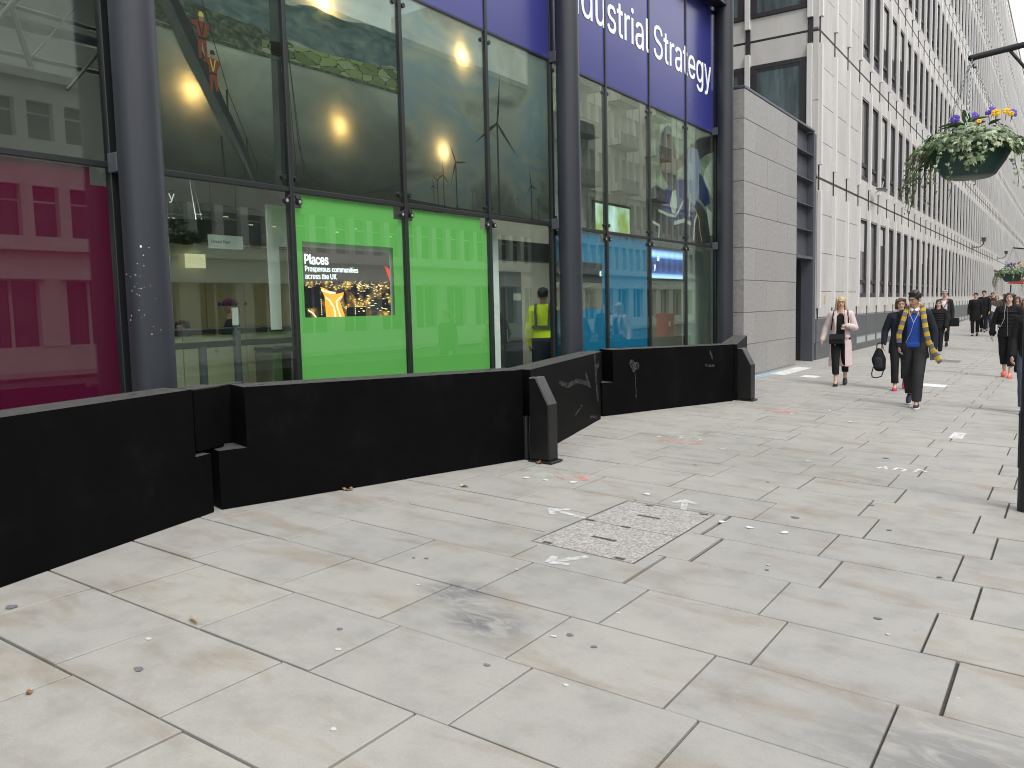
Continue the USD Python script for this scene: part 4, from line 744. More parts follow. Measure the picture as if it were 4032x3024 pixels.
blob = lambda x, y, rx, ry, s=0: sg.Polygon([(x+rx*math.cos(a)*(1+.22*math.sin(3*a+s)), y+ry*math.sin(a)*(1+.2*math.cos(2*a+s*2))) for a in np.linspace(0, 2*math.pi, 18)[:-1]]).buffer(0)
for k, (x, y) in enumerate([(-2.075, 5.779), (-1.864, 5.756), (-1.623, 5.784), (-3.992, 6.108), (-3.807, 6.136), (-3.574, 6.218), (-3.953, 8.896), (-3.724, 9.0), (-3.494, 9.016), (-3.076, 8.6), (-2.874, 6.222), (-2.413, 11.659), (-2.62, 11.75), (-2.24, 11.6), (-2.161, 8.523), (-3.25, 11.9), (-2.9, 12.6)]):
    decal('paint_mark', blob(x, y, RNG.uniform(.018, .030), RNG.uniform(.02, .036), k), M['paint'])
arrow = lambda x, y, s, a: sa.rotate(sg.LineString([(x, y-s), (x, y+s)]).buffer(.025).union(sg.LineString([(x-s*.55, y+s*.4), (x, y+s), (x+s*.55, y+s*.4)]).buffer(.025)), a, origin=(x, y))
decal('paint_arrow', arrow(-2.49, 6.08, .14, 20), M['wornp']); decal('paint_arrow', arrow(-3.10, 5.28, .16, 78), M['wornp']); decal('paint_arrow', arrow(-2.55, 4.34, .13, 150), M['wornp'])
decal('paint_stripe', sg.box(-1.17, 11.05, -1.03, 11.6), M['wornw']);
decal('red_mark', blob(-3.68, 6.40, .22, .12, 1), M['wornr']); decal('red_mark', blob(-3.62, 8.75, .28, .16, 2), M['wornr']); decal('red_mark', sg.LineString([(-.62, 8.35), (-.2, 8.62)]).buffer(.02), M['wornr']); decal('red_mark', sg.LineString([(-.45, 8.66), (-.15, 8.40)]).buffer(.02), M['wornr']); decal('red_mark', blob(-3.4, 12.0, .25, .2, 4), M['wornr'])
decal('green_mark', blob(-4.02, 6.33, .30, .16, 3), M['worng']); decal('green_mark', blob(-3.75, 9.15, .28, .2, 5), M['worng'])
decal('number_mark', so.unary_union([sg.LineString(p).buffer(.014) for p in ([(-1.52, 8.6), (-1.47, 8.72), (-1.44, 8.6)], [(-1.38, 8.62), (-1.36, 8.74), (-1.28, 8.70), (-1.30, 8.60)], [(-1.2, 8.62), (-1.18, 8.8), (-1.10, 8.7)])]), M['wornw'])
M['gum'] = mat('old_gum', (0.13, 0.13, 0.14), 0.8, 0.2, 60); M['gumw'] = mat('pale_gum', (0.47, 0.46, 0.43), 0.7, 0.1, 60)
for k, (x, y, r) in enumerate([(-2.1, 2.856, .022), (-1.967, 3.36, .024), (-1.807, 3.309, .02), (-3.26, 3.836, .02), (-3.33, 3.796, .014), (-2.907, 2.753, .02), (-.779, 4.487, .026), (-1.674, 6.235, .04), (-1.033, 6.308, .024), (-1.48, 4.905, .016), (-3.291, 1.941, .032), (-4.452, 1.966, .04), (-1.28, 7.0, .03), (-2.2, 7.3, .022), (-1.55, 9.2, .04), (-.6, 5.4, .02), (-3.0, 7.6, .03)]):
    decal('gum_spot', blob(x, y, r*.75, r*.6, k), M['gum'])
for k, (x, y, r) in enumerate([(-3.541, 2.146, .022), (-2.253, 2.08, .018), (-2.746, 2.587, .02), (-2.02, 3.3, .02), (-1.72, 2.9, .018), (-3.0, 3.45, .014), (-2.7, 4.0, .016), (-1.5, 5.0, .016), (-.7, 4.3, .014), (-1.9, 3.75, .018)]):
    decal('pale_gum_spot', blob(x, y, r*.75, r*.6, k), M['gumw'])
M['paleslab'] = mat('new_pale_slab', (0.60, 0.60, 0.57), 0.6, 0.06, 5)
for x0, x1, y0, y1 in ((-2.40, -1.93, 17.35, 17.9), (-4.62, -4.30, 17.5, 17.95)):
    decal('pale_slab', sg.box(x0, y0, x1, y1), M['paleslab'])
M['chalkb'] = worn('blue_chalk', (0.35, 0.52, 0.68), .42, .6, .8, 6.0)
decal('blue_chalk', sg.box(-5.40, 16.6, -5.2, 18.6), M['chalkb']); decal('white_chalk', sg.box(-5.28, 17.6, -4.95, 19.8), M['wornw'], .0046)
# fallen leaves and litter
M['leaf'] = mat('dry_leaf', (0.24, 0.12, 0.05), 0.7, 0.4, 60)
M['leafy'] = mat('pale_leaf', (0.36, 0.29, 0.17), 0.7, 0.3, 60)
ll = [(-4.213, 5.48, .09, 'leafy', 'pale yellow fallen leaf on a slab before the long barrier segment'), (-4.90, 4.80, .10, 'leaf', 'curled brown leaf at the foot of the long barrier segment'), (-4.23, 6.70, .10, 'leaf', 'brown leaf beneath the base of the near slanted post'), (-4.44, 12.83, .16, 'leafy', 'big tan leaf wedged beside the far slanted post'), (-3.546, 2.392, .09, 'leafy', 'thin pale twig lying across a slab joint'), (-3.44, 1.56, .045, 'leaf', 'dark green leaf scrap on the nearest slabs at lower left')]
for k, (x, y, s, m, lb) in enumerate(ll):
    n_ = 9; a = np.linspace(0, 2*math.pi, n_+1)[:-1]; r_ = s*.5*(.55+.45*np.abs(np.cos(a*2.0+k))); v = [(0, 0, .012)]+[(r_[i]*math.cos(a[i])*(.28 if 'twig' in lb else 1), r_[i]*math.sin(a[i])*(1.4 if 'twig' in lb else .7), .006+.016*abs(math.sin(a[i]*1.5+k))*(s/.08)) for i in range(n_)]
    m_ = trimesh.Trimesh(v+[(p[0], p[1], p[2]+.002) for p in v], [(0, 1+i, 1+(i+1) % n_) for i in range(n_)]+[(n_+1, n_+2+(i+1) % n_, n_+2+i) for i in range(n_)], process=False)
    if 'wedged' in lb: m_.apply_transform(trimesh.transformations.rotation_matrix(1.2, [0, 1, 0])); m_.apply_translation((0, 0, .09))
    T = trimesh.transformations.rotation_matrix(k*1.1, [0, 0, 1]); m_.apply_transform(T); m_.apply_translation((0, 0, float(gz(x, y))))
    o = usdkit.mesh(stage, pname('/World', 'fallen_leaf'), m_, M[m]); UsdGeom.Xformable(o).AddTranslateOp().Set(Gf.Vec3d(x, y, 0)); cdata(o.GetPrim(), lb, 'leaf', 'dry leaves lying on the pavement')

# ------------------------------------------------------------ lamp post with arm and hanging baskets
px_, py_ = -0.232, 7.57
lp = thing('lamp_post', 'black street post cut by the right edge, with a short arm for a hanging basket', 'lamp post', (px_, py_, float(gz(px_, py_))))
part('shaft', cyl((0, 0, -.02), (0, 0, 8), .075, 28, .064), M['post_blk'], lp, smooth=40)
part('bracket_arm', [cyl((-.03, 0, 3.60), (-.475, -.01, 3.555), .024, 14), ball((-.475, -.01, 3.555), .024), cyl((-.03, 0, 3.30), (-.22, 0, 3.57), .012, 10)], M['post_blk'], lp, smooth=40)
part('hook', tube([(-.463, -.01, 3.535), (-.463, -.01, 3.49), (-.448, -.01, 3.475), (-.44, -.01, 3.485)], .006, 8), M['post_blk'], lp)
part('access_door', cbox(-.079, -.06, -.04, .04, .35, .8, .004), M['post_blk'], lp)
M['bowl'] = mat('basket_green', (0.006, 0.036, 0.028), 0.45, 0.2, 8)
M['ivy'] = usdkit.material(stage, '/World/Looks/ivy_leaf', {'g': ('geometry', {}), 'at': ('attribute', {'attribute': 'tone'}), 'r': ('rgb_ramp', {'ramp': [(0.0, (0.025, 0.055, 0.018)), (0.25, (0.055, 0.105, 0.035)), (0.5, (0.12, 0.18, 0.075)), (0.72, (0.24, 0.30, 0.16)), (1.0, (0.46, 0.50, 0.33))]}), 'p': ('principled_bsdf', {'roughness': 0.45}), 'tl': ('translucent_bsdf', {}), 'x': ('mix_closure', {'fac': 0.22})},
    [('at.fac', 'r.fac'), ('r.color', 'p.base_color'), ('r.color', 'tl.color'), ('p.BSDF', 'x.closure1'), ('tl.BSDF', 'x.closure2')], surface='x.closure')
M['leafg'] = usdkit.material(stage, '/World/Looks/broad_leaf', {'p': ('principled_bsdf', {'base_color': (0.035, 0.075, 0.02), 'roughness': 0.45}), 'tl': ('translucent_bsdf', {'color': (0.07, 0.14, 0.03)}), 'x': ('mix_closure', {'fac': 0.3})}, [('p.BSDF', 'x.closure1'), ('tl.BSDF', 'x.closure2')], surface='x.closure')
M['leafs'] = mat('sage_leaf', (0.13, 0.18, 0.12), 0.6, 0.2, 30)
M['purple'] = mat('petal_purple', (0.085, 0.045, 0.36), 0.6, 0.25, 60); M['gold'] = mat('petal_yellow', (0.72, 0.42, 0.02), 0.6, 0.15, 60); M['chain'] = mat('chain_steel', (0.45, 0.48, 0.48), 0.4, metal=0.7)
M['stem'] = mat('ivy_stem', (0.06, 0.05, 0.025), 0.7)
def leaf5(s, rng, fold=.25):
    out = [(0, 0), (.30, -.16), (.52, .06), (.30, .26), (.34, .55), (.10, .55), (0, .98), (-.10, .55), (-.34, .55), (-.30, .26), (-.52, .06), (-.30, -.16)]
    v = [(0, .28, .0)]+[(x*s0, y, -fold*abs(x)-.12*max(0, y-.4)) for (x, y), s0 in zip(out, [1]*12)]; v[0] = (0, .28, .05)
    return np.array(v)*s, [(0, 1+i, 1+(i+1) % 12) for i in range(12)]
def scatter(rng, spots):
    V, F, n = [], [], 0
    for (p, nrm, s) in spots:
        v, f = leaf5(s, rng); nrm = np.array(nrm, float); nrm /= np.linalg.norm(nrm)
        dn = np.array([rng.uniform(-.5, .5), rng.uniform(-.5, .5), -1.0]); ey = dn-nrm*(dn@nrm); ey /= np.linalg.norm(ey); ex = np.cross(ey, nrm)
        V.append(v@np.stack([ex, ey, nrm])+np.array(p)); F.append(np.array(f)+n); n += len(v)
    return trimesh.Trimesh(np.vstack(V), np.vstack(F), process=False)
def basket(label, loc, scale=1.0, seed=1):
    b = thing('hanging_basket', label, 'hanging basket', loc, group=None, scale=scale); rng = random.Random(seed)
    prof = [(0.0, -.205), (.135, -.205), (.165, -.19), (.225, -.10), (.262, -.02), (.272, .03), (.262, .03), (.25, -.02), (.20, -.06), (0, -.06)]
    bowl = trimesh.creation.revolve(np.array(prof), sections=36); ang = np.arctan2(bowl.vertices[:, 1], bowl.vertices[:, 0]); bowl.vertices[:, :2] *= (1+.012*np.cos(ang*14))[:, None]
    part('bowl', bowl, M['bowl'], b, smooth=35)
    for k in range(3):
        a = k*2.094+.5; e = np.array([.25*math.cos(a), .25*math.sin(a), .04]); t = np.array([0.0, 0, .63]); links = []
        for i in range(26):
            c = e+(t-e)*(i+.5)/26; d = (t-e)/26*.62; sdv = np.cross(d, [0, 0, 1]); sdv = sdv/np.linalg.norm(sdv)*.008
            if i % 2: sdv = np.cross(d/np.linalg.norm(d), sdv)
            links.append(tube([c-d, c-d*.5+sdv, c+d*.5+sdv, c+d, c+d*.5-sdv, c-d*.5-sdv, c-d], .0028, 5))
        part('chain', links, M['chain'], b)
    part('hanger_ring', tube([(.014*math.cos(a), 0, .645+.014*math.sin(a)) for a in np.linspace(0, 6.283, 13)], .003, 6), M['chain'], b)
    spots = []
    for k in range(430):                                            # the mound over the rim
        a = rng.uniform(0, 6.283); r = .30*math.sqrt(rng.random()); z = .05+.10*(1-(r/.3)**2)*(.55+.45*math.sin(a*4+r*9))+rng.uniform(-.04, .05)
        spots.append(((r*math.cos(a), r*math.sin(a), z), (math.cos(a)*r*3+rng.uniform(-.5, .5), math.sin(a)*r*3+rng.uniform(-.5, .5), .9), rng.choice([.026, .036, .046, .056, .066])))
    for k in range(430):                                            # the skirt hanging over the rim
        a = rng.uniform(0, 6.283); lob = math.exp(-((math.remainder(a-(-1.42 if seed < 6 else 2), 6.2832))/.36)**2)+.45*math.exp(-((math.remainder(a-2.9, 6.2832))/.7)**2)+.35*math.exp(-((math.remainder(a+.1, 6.2832))/.5)**2); d = rng.random()**1.3*(.045+.20*lob); r = .285-.25*max(0, d-.05)+rng.uniform(0, .05)
        spots.append(((r*math.cos(a), r*math.sin(a), .05-d), (math.cos(a)+rng.uniform(-.3, .3), math.sin(a)+rng.uniform(-.3, .3), .55), rng.uniform(.032, .066)))
    stems = []
    for k in range(36):                                             # trailing stems, mostly at the sides
        a = rng.choice([rng.gauss(3.2, .55), rng.gauss(-.2, .5), rng.uniform(0, 6.28)]); L = rng.uniform(.15, .5) if k > 7 else rng.uniform(.42, .56); p = np.array([.28*math.cos(a), .28*math.sin(a), .05]); pts = [p.copy()]; o_ = np.array([math.cos(a), math.sin(a), 0])
        nst = int(L/.03); wv = rng.uniform(0, 6)
        for i in range(nst):
            p = p+o_*(.034*math.exp(-i*.26))+np.array([.005*math.sin(wv+i*.7), .005*math.cos(wv+i*.6), -.010-.020*min(1, i/4)]); pts.append(p.copy())
            for q_ in range(2 if i < nst*.75 else 1):
                if rng.random() < .85: spots.append((p+np.array([rng.uniform(-.02, .02), rng.uniform(-.02, .02), 0]), (o_[0]+rng.uniform(-.7, .7), o_[1]+rng.uniform(-.7, .7), rng.uniform(.1, .8)), rng.uniform(.022, .045)*(1-.35*i/nst)))
        stems.append(tube(pts, .0022, 4))
    lv = part('ivy_leaves', scatter(rng, spots), M['ivy'], b, kind='stuff')
    tone = np.repeat(np.random.default_rng(seed).random(len(spots)), 13).astype(np.float32); UsdGeom.PrimvarsAPI(lv).CreatePrimvar('tone', Sdf.ValueTypeNames.FloatArray, 'vertex').Set(tone)
    part('ivy_stems', stems, M['stem'], b, kind='stuff')
    def broad(p, d, s, m):
        d = np.array(d, float); d /= np.linalg.norm(d); sdv = np.cross(d, [0, 0, 1]); sdv /= np.linalg.norm(sdv); up = np.cross(sdv, d); v = []; n_ = 7
        for i in range(n_+1):
            t = i/n_; w = .34*math.sin(math.pi*min(1, t**.8*.97+.03)); c = np.array(p)+d*s*t-np.array([0, 0, .25*s*t*t]); v += [c-sdv*s*w+up*s*.06, c, c+sdv*s*w+up*s*.06]
        f = []
        for i in range(n_):
            k = 3*i; f += [(k, k+1, k+4), (k, k+4, k+3), (k+1, k+2, k+5), (k+1, k+5, k+4)]
        part('broad_leaf', trimesh.Trimesh(v, f, process=False), M[m], b)
    for p, d, s, m in (((-.02, -.05, .16), (-.2, -.15, 1), .15, 'leafg'), ((0, -.05, .17), (.9, .1, .5), .13, 'leafg'), ((-.03, -.06, .16), (-1, -.2, .25), .17, 'leafg'), ((-.06, -.08, .15), (-.9, -.5, .1), .15, 'leafs'), ((.04, -.1, .14), (.5, -.8, .3), .12, 'leafs'), ((.0, .02, .18), (.3, .6, .8), .13, 'leafg'), ((-.1, .05, .15), (-.6, .5, .6), .14, 'leafg'), ((.12, -.06, .14), (.8, -.4, .5), .10, 'leafs')):
        broad(p, d, s, m)
    def flower(p, nrm, s, m):
        nrm = np.array(nrm, float); nrm /= np.linalg.norm(nrm); ex = np.cross([0, 0, 1], nrm); ex /= np.linalg.norm(ex); ey = np.cross(nrm, ex); P = np.array(p); ms = []
        for a in (90, 30, 150, -40, 220):
            c = P+(ex*math.cos(math.radians(a))+ey*math.sin(math.radians(a)))*s*.45; n_ = 9
            v = [c+nrm*.004]+[c+(ex*math.cos(t)+ey*math.sin(t))*s*.46+nrm*(.002*math.sin(3*t)-.003) for t in np.linspace(0, 6.283, n_+1)[:-1]]
            ms.append(trimesh.Trimesh(v, [(0, 1+i, 1+(i+1) % n_) for i in range(n_)], process=False)); P = P+nrm*.0012
        fl = part('flower', ms, M[m], b); part('flower_eye', ball(P+nrm*.005, s*.12), M['gumw' if m == 'purple' else 'leaf'], fl)
        part('flower_stem', tube([P-nrm*.005, P-nrm*.03-np.array([0, 0, .05])], .002, 5), M['leafg'], fl)
    for p, nn, s, m in (((-.085, -.13, .20), (-.2, -1, .15), .038, 'purple'), ((.035, -.10, .215), (.6, -.7, .2), .032, 'purple'), ((.14, -.06, .25), (.5, -.8, .5), .03, 'purple'), ((.165, -.14, .205), (0, -1, .1), .034, 'gold'), ((.225, -.09, .215), (.3, -.9, .2), .03, 'gold'), ((.265, -.08, .20), (.7, -.7, .1), .036, 'purple'), ((.07, -.21, .15), (.1, -1, .2), .02, 'gold'), ((.255, -.12, .19), (.1, -1, 0), .022, 'gold'), ((.11, -.02, .235), (-.3, -.9, .3), .026, 'purple')):
        flower(p, nn, s, m)
    return b
basket('large green hanging basket of variegated ivy with purple and yellow pansies, on the near arm', (-.70, 7.555, 2.815), 1.1, 4)
basket('small distant green hanging basket far down the pavement', (-1.50, 29.5, 2.36), 1.25, 9)
lp2 = thing('lamp_post', 'distant black street post holding the small far basket', 'lamp post', (-1.02, 29.5, float(gz(-1.0, 29.5))))
part('shaft', cyl((0, 0, 0), (0, 0, 7), .055, 16), M['post_blk'], lp2, smooth=40); part('bracket_arm', cyl((0, 0, 3.12), (-.5, 0, 3.2), .022, 10), M['post_blk'], lp2)
# cameras and lights fixed to the stone office
def cctv(label, x, y, z, s=1.0, cat='security camera'):
    t = thing('wall_camera', label, cat, (x, y, z)); q_ = lambda m: (m.apply_scale(s), m)[1]
    part('arm', q_(tube([(-.30, .0, -.22), (-.02, 0, -.22), (0.1, 0, -.1), (.1, 0, 0)], .022, 8)), M['plinth'], t); part('housing', q_(cbox(.03, .19, -.22, .16, .0, .14, .02)), M['plinth'], t); part('hood', q_(cbox(.01, .21, -.28, .17, .145, .16, .004)), M['steel'], t); part('wall_plate', q_(cbox(-.33, -.30, -.08, .08, -.32, -.12, .004)), M['plinth'], t)
cctv('dark security camera on a bent arm above the far walkers', -4.97, 62.0, 5.25, 1.5); cctv('white topped camera farthest along the stone office wall', -4.97, 84, 5.35, 1.5)
fl = thing('wall_floodlight', 'small flat floodlight on a bracket at the first string course of the stone office', 'floodlight', (-5.36, 29.2, 5.2))
part('arm', tube([(0, 0, -.1), (.16, .1, .02), (.2, .2, .26)], .016, 8), M['vent'], fl); part('head', cbox(.08, .34, -.42, .16, -.045, 0.0, .01), M['plinth'], fl); part('lens', cbox(.10, .32, -.40, .14, -.055, -.046, .002), M['vent'], fl)
rd = thing('red_canopy', 'long thin red canopy far off beside the distant basket', 'canopy', (-1.9, 40, 2.1)); M['redc'] = mat('canopy_red', (0.42, 0.035, 0.03), 0.6, 0.1, 3)
part('cover', trimesh.convex.convex_hull(np.array([(-.32, -.5, .10), (-.32, .9, .10), (.9, -.5, .02), (.9, .9, .02), (-.05, -.5, .24), (.9, -.5, .26), (-.05, .9, .24), (.9, .9, .26)])), M['redc'], rd)
for x in (-.2, .8): part('leg', cyl((x, .2, -2.2), (x, .2, .05), .025, 8), M['steel'], rd)
# pillar box seen mirrored in the glass
pb = thing('pillar_box', 'red double pillar box near the kerb, seen mirrored in the glass', 'post box', (1.35, 30.3, float(gz(1.35, 30.3)))); M['pbred'] = mat('pillar_red', (0.40, 0.025, 0.02), 0.35, 0.1, 4)
def obl(z0, z1, g_, mt, nm):
    c = sg.LineString([(0, -.2), (0, .2)]).buffer(.26+g_); e = trimesh.creation.extrude_polygon(c, z1-z0, engine='earcut'); e.apply_translation((0, 0, z0)); return part(nm, e, mt, pb)
obl(0, .18, .03, M['black'], 'plinth'); obl(.18, 1.36, 0, M['pbred'], 'body'); obl(1.36, 1.42, .05, M['pbred'], 'rim'); obl(1.42, 1.50, .02, M['pbred'], 'roof')
part('notice', box(-.27, -.265, -.3, -.1, 1.0, 1.2), M['white'], pb); part('slot', [box(-.27, -.262, -.3, -.08, 1.25, 1.29), box(-.27, -.262, .08, .3, 1.25, 1.29)], M['black'], pb)

# ------------------------------------------------------------ people
MF = m3.Manifold
def S3(c, r, n=14): return MF.sphere(r, n).translate(tuple(map(float, c)))
def ELL(c, rx, ry, rz, n=18): return MF.sphere(1.0, n).scale((rx, ry, rz)).translate(tuple(map(float, c)))
def H(*a): return MF.batch_hull(list(a))
def BONE(a, b, ra, rb, n=14): return H(S3(a, ra, n), S3(b, rb, n))
def U3(l): return MF.batch_boolean(l, m3.OpType.Add)
def relax(m, edge=.022, it=8, fold=.006):
    t = to_tri(m.refine_to_length(edge)); t.merge_vertices(); trimesh.smoothing.filter_taubin(t, lamb=.5, nu=.52, iterations=it)
    n = np.array(t.vertex_normals); v = np.array(t.vertices); f = meshkit.fbm(v*np.array([13., 13., 6.5])+np.array([v[:, 2]*4, v[:, 2]*3, 0]).T if False else v*np.array([13., 13., 7.])+3.7, 3, 4)-.5
    t.vertices = v+n*(2*fold*f)[:, None]; return t
M['skin'] = mat('skin_pale', (0.50, 0.30, 0.22), 0.55, 0.06, 20); M['skin2'] = mat('skin_tan', (0.36, 0.20, 0.13), 0.55, 0.06, 20)
M['eye'] = mat('eye_dark', (0.03, 0.022, 0.02), 0.3); M['lip'] = mat('lip', (0.30, 0.10, 0.09), 0.5); M['eyew'] = mat('eye_white', (0.55, 0.53, 0.50), 0.4)
def cloth(name, c, var=.18, rough=.85, sc=14): return mat('cloth_'+name, c, rough, var, sc, bump=.25, bscale=40, spec=.25)
CL = dict(pink=cloth('pink', (0.55, 0.44, 0.43), .08), black=cloth('black', (0.009, 0.009, 0.010)), navy=cloth('navy', (0.013, 0.015, 0.026)), blue=cloth('blue', (0.018, 0.058, 0.27), .12), charcoal=cloth('charcoal', (0.022, 0.022, 0.024)),
          grey=cloth('grey', (0.12, 0.12, 0.13)), white=cloth('white', (0.62, 0.62, 0.64), .05), yellow=cloth('yellow', (0.44, 0.28, 0.03), .12), brown=cloth('brown', (0.10, 0.065, 0.04)), olive=cloth('olive', (0.07, 0.065, 0.045)), denim=cloth('denim', (0.06, 0.075, 0.11)),
          hivis=cloth('hivis', (0.72, 0.88, 0.03), .05), silver=cloth('silver', (0.12, 0.13, 0.12)), purple=cloth('purple', (0.09, 0.02, 0.07)), red=cloth('red', (0.22, 0.03, 0.03)))
SH = dict(black=mat('shoe_black', (0.010, 0.010, 0.011), 0.5), navy=mat('shoe_navy', (0.013, 0.017, 0.035), 0.7), pink=mat('shoe_pink', (0.50, 0.03, 0.13), 0.6), orange=mat('shoe_orange', (0.72, 0.13, 0.10), 0.6), white=mat('shoe_white', (0.60, 0.60, 0.58), 0.6), blue=mat('shoe_blue', (0.03, 0.09, 0.18), 0.6))
HR = dict(blond=mat('hair_blond', (0.42, 0.31, 0.16), 0.5, .25, 40, stretch=(6, 6, .6)), black=mat('hair_black', (0.008, 0.007, 0.007), 0.45, .2, 40), brown=mat('hair_brown', (0.07, 0.038, 0.022), 0.5, .25, 40, stretch=(6, 6, .6)), dark=mat('hair_dark', (0.022, 0.014, 0.010), 0.5, .25, 40, stretch=(6, 6, .6)), greyh=mat('hair_grey', (0.33, 0.32, 0.31), 0.55, .2, 40))
V = lambda *a: np.array(a, float)

def person(label, x, y, h, rz=0, front='L', stride=1.0, skin='skin', hair=('dark', 'short'), top=('black', 'jacket'), legs='black', shoe='black', sole=None, arms=None, head=(0, 0, 0), inner=None, cuff=.10, z=None, glasses=False, group=None, lean=0.0, sit=False, legw=1.12, hem=None, hood=False):
    t = thing('person', label, 'person', (x, y, float(gz(x, y)) if z is None else z), rz, group, scale=h/1.75)
    sg_ = 1 if front == 'L' else -1
    J = {}
    for s, nm in ((1, 'L'), (-1, 'R')):
        fr = (nm == front)
        J['hip'+nm] = V(s*.088, .0, .92)
        if sit: J['knee'+nm], J['ank'+nm] = V(s*.12, -.40, .88), V(s*.12, -.38, .50)
        elif fr: J['knee'+nm], J['ank'+nm] = V(s*.082, -.155*stride, .495), V(s*.070, -.215*stride, .085)
        else: J['knee'+nm], J['ank'+nm] = V(s*.085, .02*stride, .49), V(s*.075, .27*stride, .085+.075*stride)
        J['sh'+nm] = V(s*.168, .005, 1.405)
        a = (arms or {}).get(nm)
        if a is None:
            sw = -sg_*s*.10*stride
            a = (V(s*.222, .03+sw*.4, 1.12), V(s*.228, -.05+sw*1.2, .87))
        J['el'+nm], J['wr'+nm] = V(*a[0]), V(*a[1])
    R = trimesh.transformations.euler_matrix(math.radians(head[0]), math.radians(head[1]), math.radians(head[2]), 'sxyz')[:3, :3]
    HC = V(0, -.005, 1.515)
    hp = lambda p: HC+R@(V(*p)-HC)
    # body: one continuous figure
    B = [H(ELL((0, .01, 1.27), .155, .10, .16), ELL((0, .0, 1.06), .13, .09, .1)), H(ELL((0, 0, 1.06), .13, .09, .1), ELL((0, .01, .93), .15, .105, .09)), H(S3(J['shL'], .055), S3(J['shR'], .055), ELL((0, .01, 1.34), .13, .085, .08)), H(S3((0, .01, 1.44), .062), S3(hp((0, .0, 1.56)), .052))]
    hd = [ELL((0, .018, 1.655), .076, .095, .088, 24), ELL((0, -.03, 1.60), .056, .062, .062, 20), S3((0, -.052, 1.553), .030)]
    head_m = U3([H(hd[0], hd[1]), H(hd[1], hd[2])])
    nose = H(S3((0, -.090, 1.648), .009), S3((0, -.106, 1.607), .013), S3((0, -.085, 1.60), .016))
    ears = [ELL((s*.078, .012, 1.625), .012, .022, .032) for s in (1, -1)]
    brow = ELL((0, -.078, 1.668), .05, .016, .012)
    hm = U3([head_m, nose, brow]+ears)
    tm = np.eye(4)[:3]; tm[:, :3] = R; tm[:, 3] = HC-R@HC
    hm = hm.transform(tm)
    for nm in 'LR':
        s = 1 if nm == 'L' else -1
        B += [BONE(J['hip'+nm], J['knee'+nm], .078, .052), BONE(J['knee'+nm], J['ank'+nm], .050, .034), BONE(J['sh'+nm], J['el'+nm], .048, .037), BONE(J['el'+nm], J['wr'+nm], .037, .026)]
        fd = V(0, -.10, -.035) if (nm == front or sit) else V(0, -.075, -.085)
        B.append(H(S3(J['ank'+nm], .034), S3(J['ank'+nm]+fd, .028)))
        w, e = J['wr'+nm], J['el'+nm]; d = (w-e)/np.linalg.norm(w-e); side = np.cross(d, V(s, 0, 0)); side = V(0, -1, 0)-d*(V(0, -1, 0)@d); side = side/max(np.linalg.norm(side), 1e-6); nrm = np.cross(d, side)
        palm = H(S3(w, .022, 10), S3(w+d*.075+side*.026, .016, 10), S3(w+d*.075-side*.026, .016, 10)); B.append(palm)
        inn = nrm if nrm@V(-s, 0, 0) > 0 else -nrm
        for k, o in enumerate((.028, .010, -.008, -.026)):
            L = (.060, .068, .064, .050)[k]; p0 = w+d*.078+side*o; p1 = p0+d*L*.5+inn*.012; p2 = p1+d*L*.28+inn*.026
            B += [BONE(p0, p1, .0095, .0088, 8), BONE(p1, p2, .0088, .0075, 8)]
        p0 = w+d*.025+side*.026; p1 = p0+d*.03+side*.022+inn*.008; p2 = p1+d*.03+inn*.012; B += [BONE(p0, p1, .012, .010, 8), BONE(p1, p2, .010, .008, 8)]
    body = part('body', to_tri(U3(B+[hm])), M[skin], t, smooth=50)
    tf = lambda m: m.transform(tm)
    for s in (1, -1):
        part('eye', tf(ELL((s*.031, -.0815, 1.642), .015, .008, .0075, 12)), M['eyew'], t); part('iris', tf(ELL((s*.030, -.0885, 1.641), .0075, .004, .0075, 10)), M['eye'], t)
        part('eyebrow', tf(H(S3((s*.016, -.092, 1.662), .005, 8), S3((s*.050, -.077, 1.664), .004, 8))), HR[hair[0]] if hair[0] in HR and hair[0] != 'blond' else M['stem'], t)
    part('mouth', tf(H(S3((.020, -.082, 1.573), .005, 8), S3((0, -.092, 1.575), .0075, 8), S3((-.020, -.082, 1.573), .005, 8))), M['lip'], t)
    if glasses:
        for s in (1, -1): part('glasses', [to_tri(tf(BONE(a, b, .0019, .0019, 6))) for a, b in ((V(s*.012, -.104, 1.655), V(s*.054, -.098, 1.657)), (V(s*.054, -.098, 1.657), V(s*.052, -.096, 1.627)), (V(s*.052, -.096, 1.627), V(s*.014, -.103, 1.627)), (V(s*.014, -.103, 1.627), V(s*.012, -.104, 1.655)), (V(s*.054, -.098, 1.652), V(s*.082, .01, 1.645)))], M['eye'], t)
    # hair
    hs = hair[1]; hl = [ELL((0, .026, 1.668), .086, .104, .092, 24)]
    cut = MF.cube((.4, .2, .30), True).rotate((18, 0, 0)).translate((0, -.135, 1.575))
    if hs == 'quiff': cut = MF.cube((.4, .2, .30), True).rotate((26, 0, 0)).translate((0, -.125, 1.585))
    cap = hl[0]-cut-MF.cube((.4, .4, .2), True).translate((0, 0, 1.50))
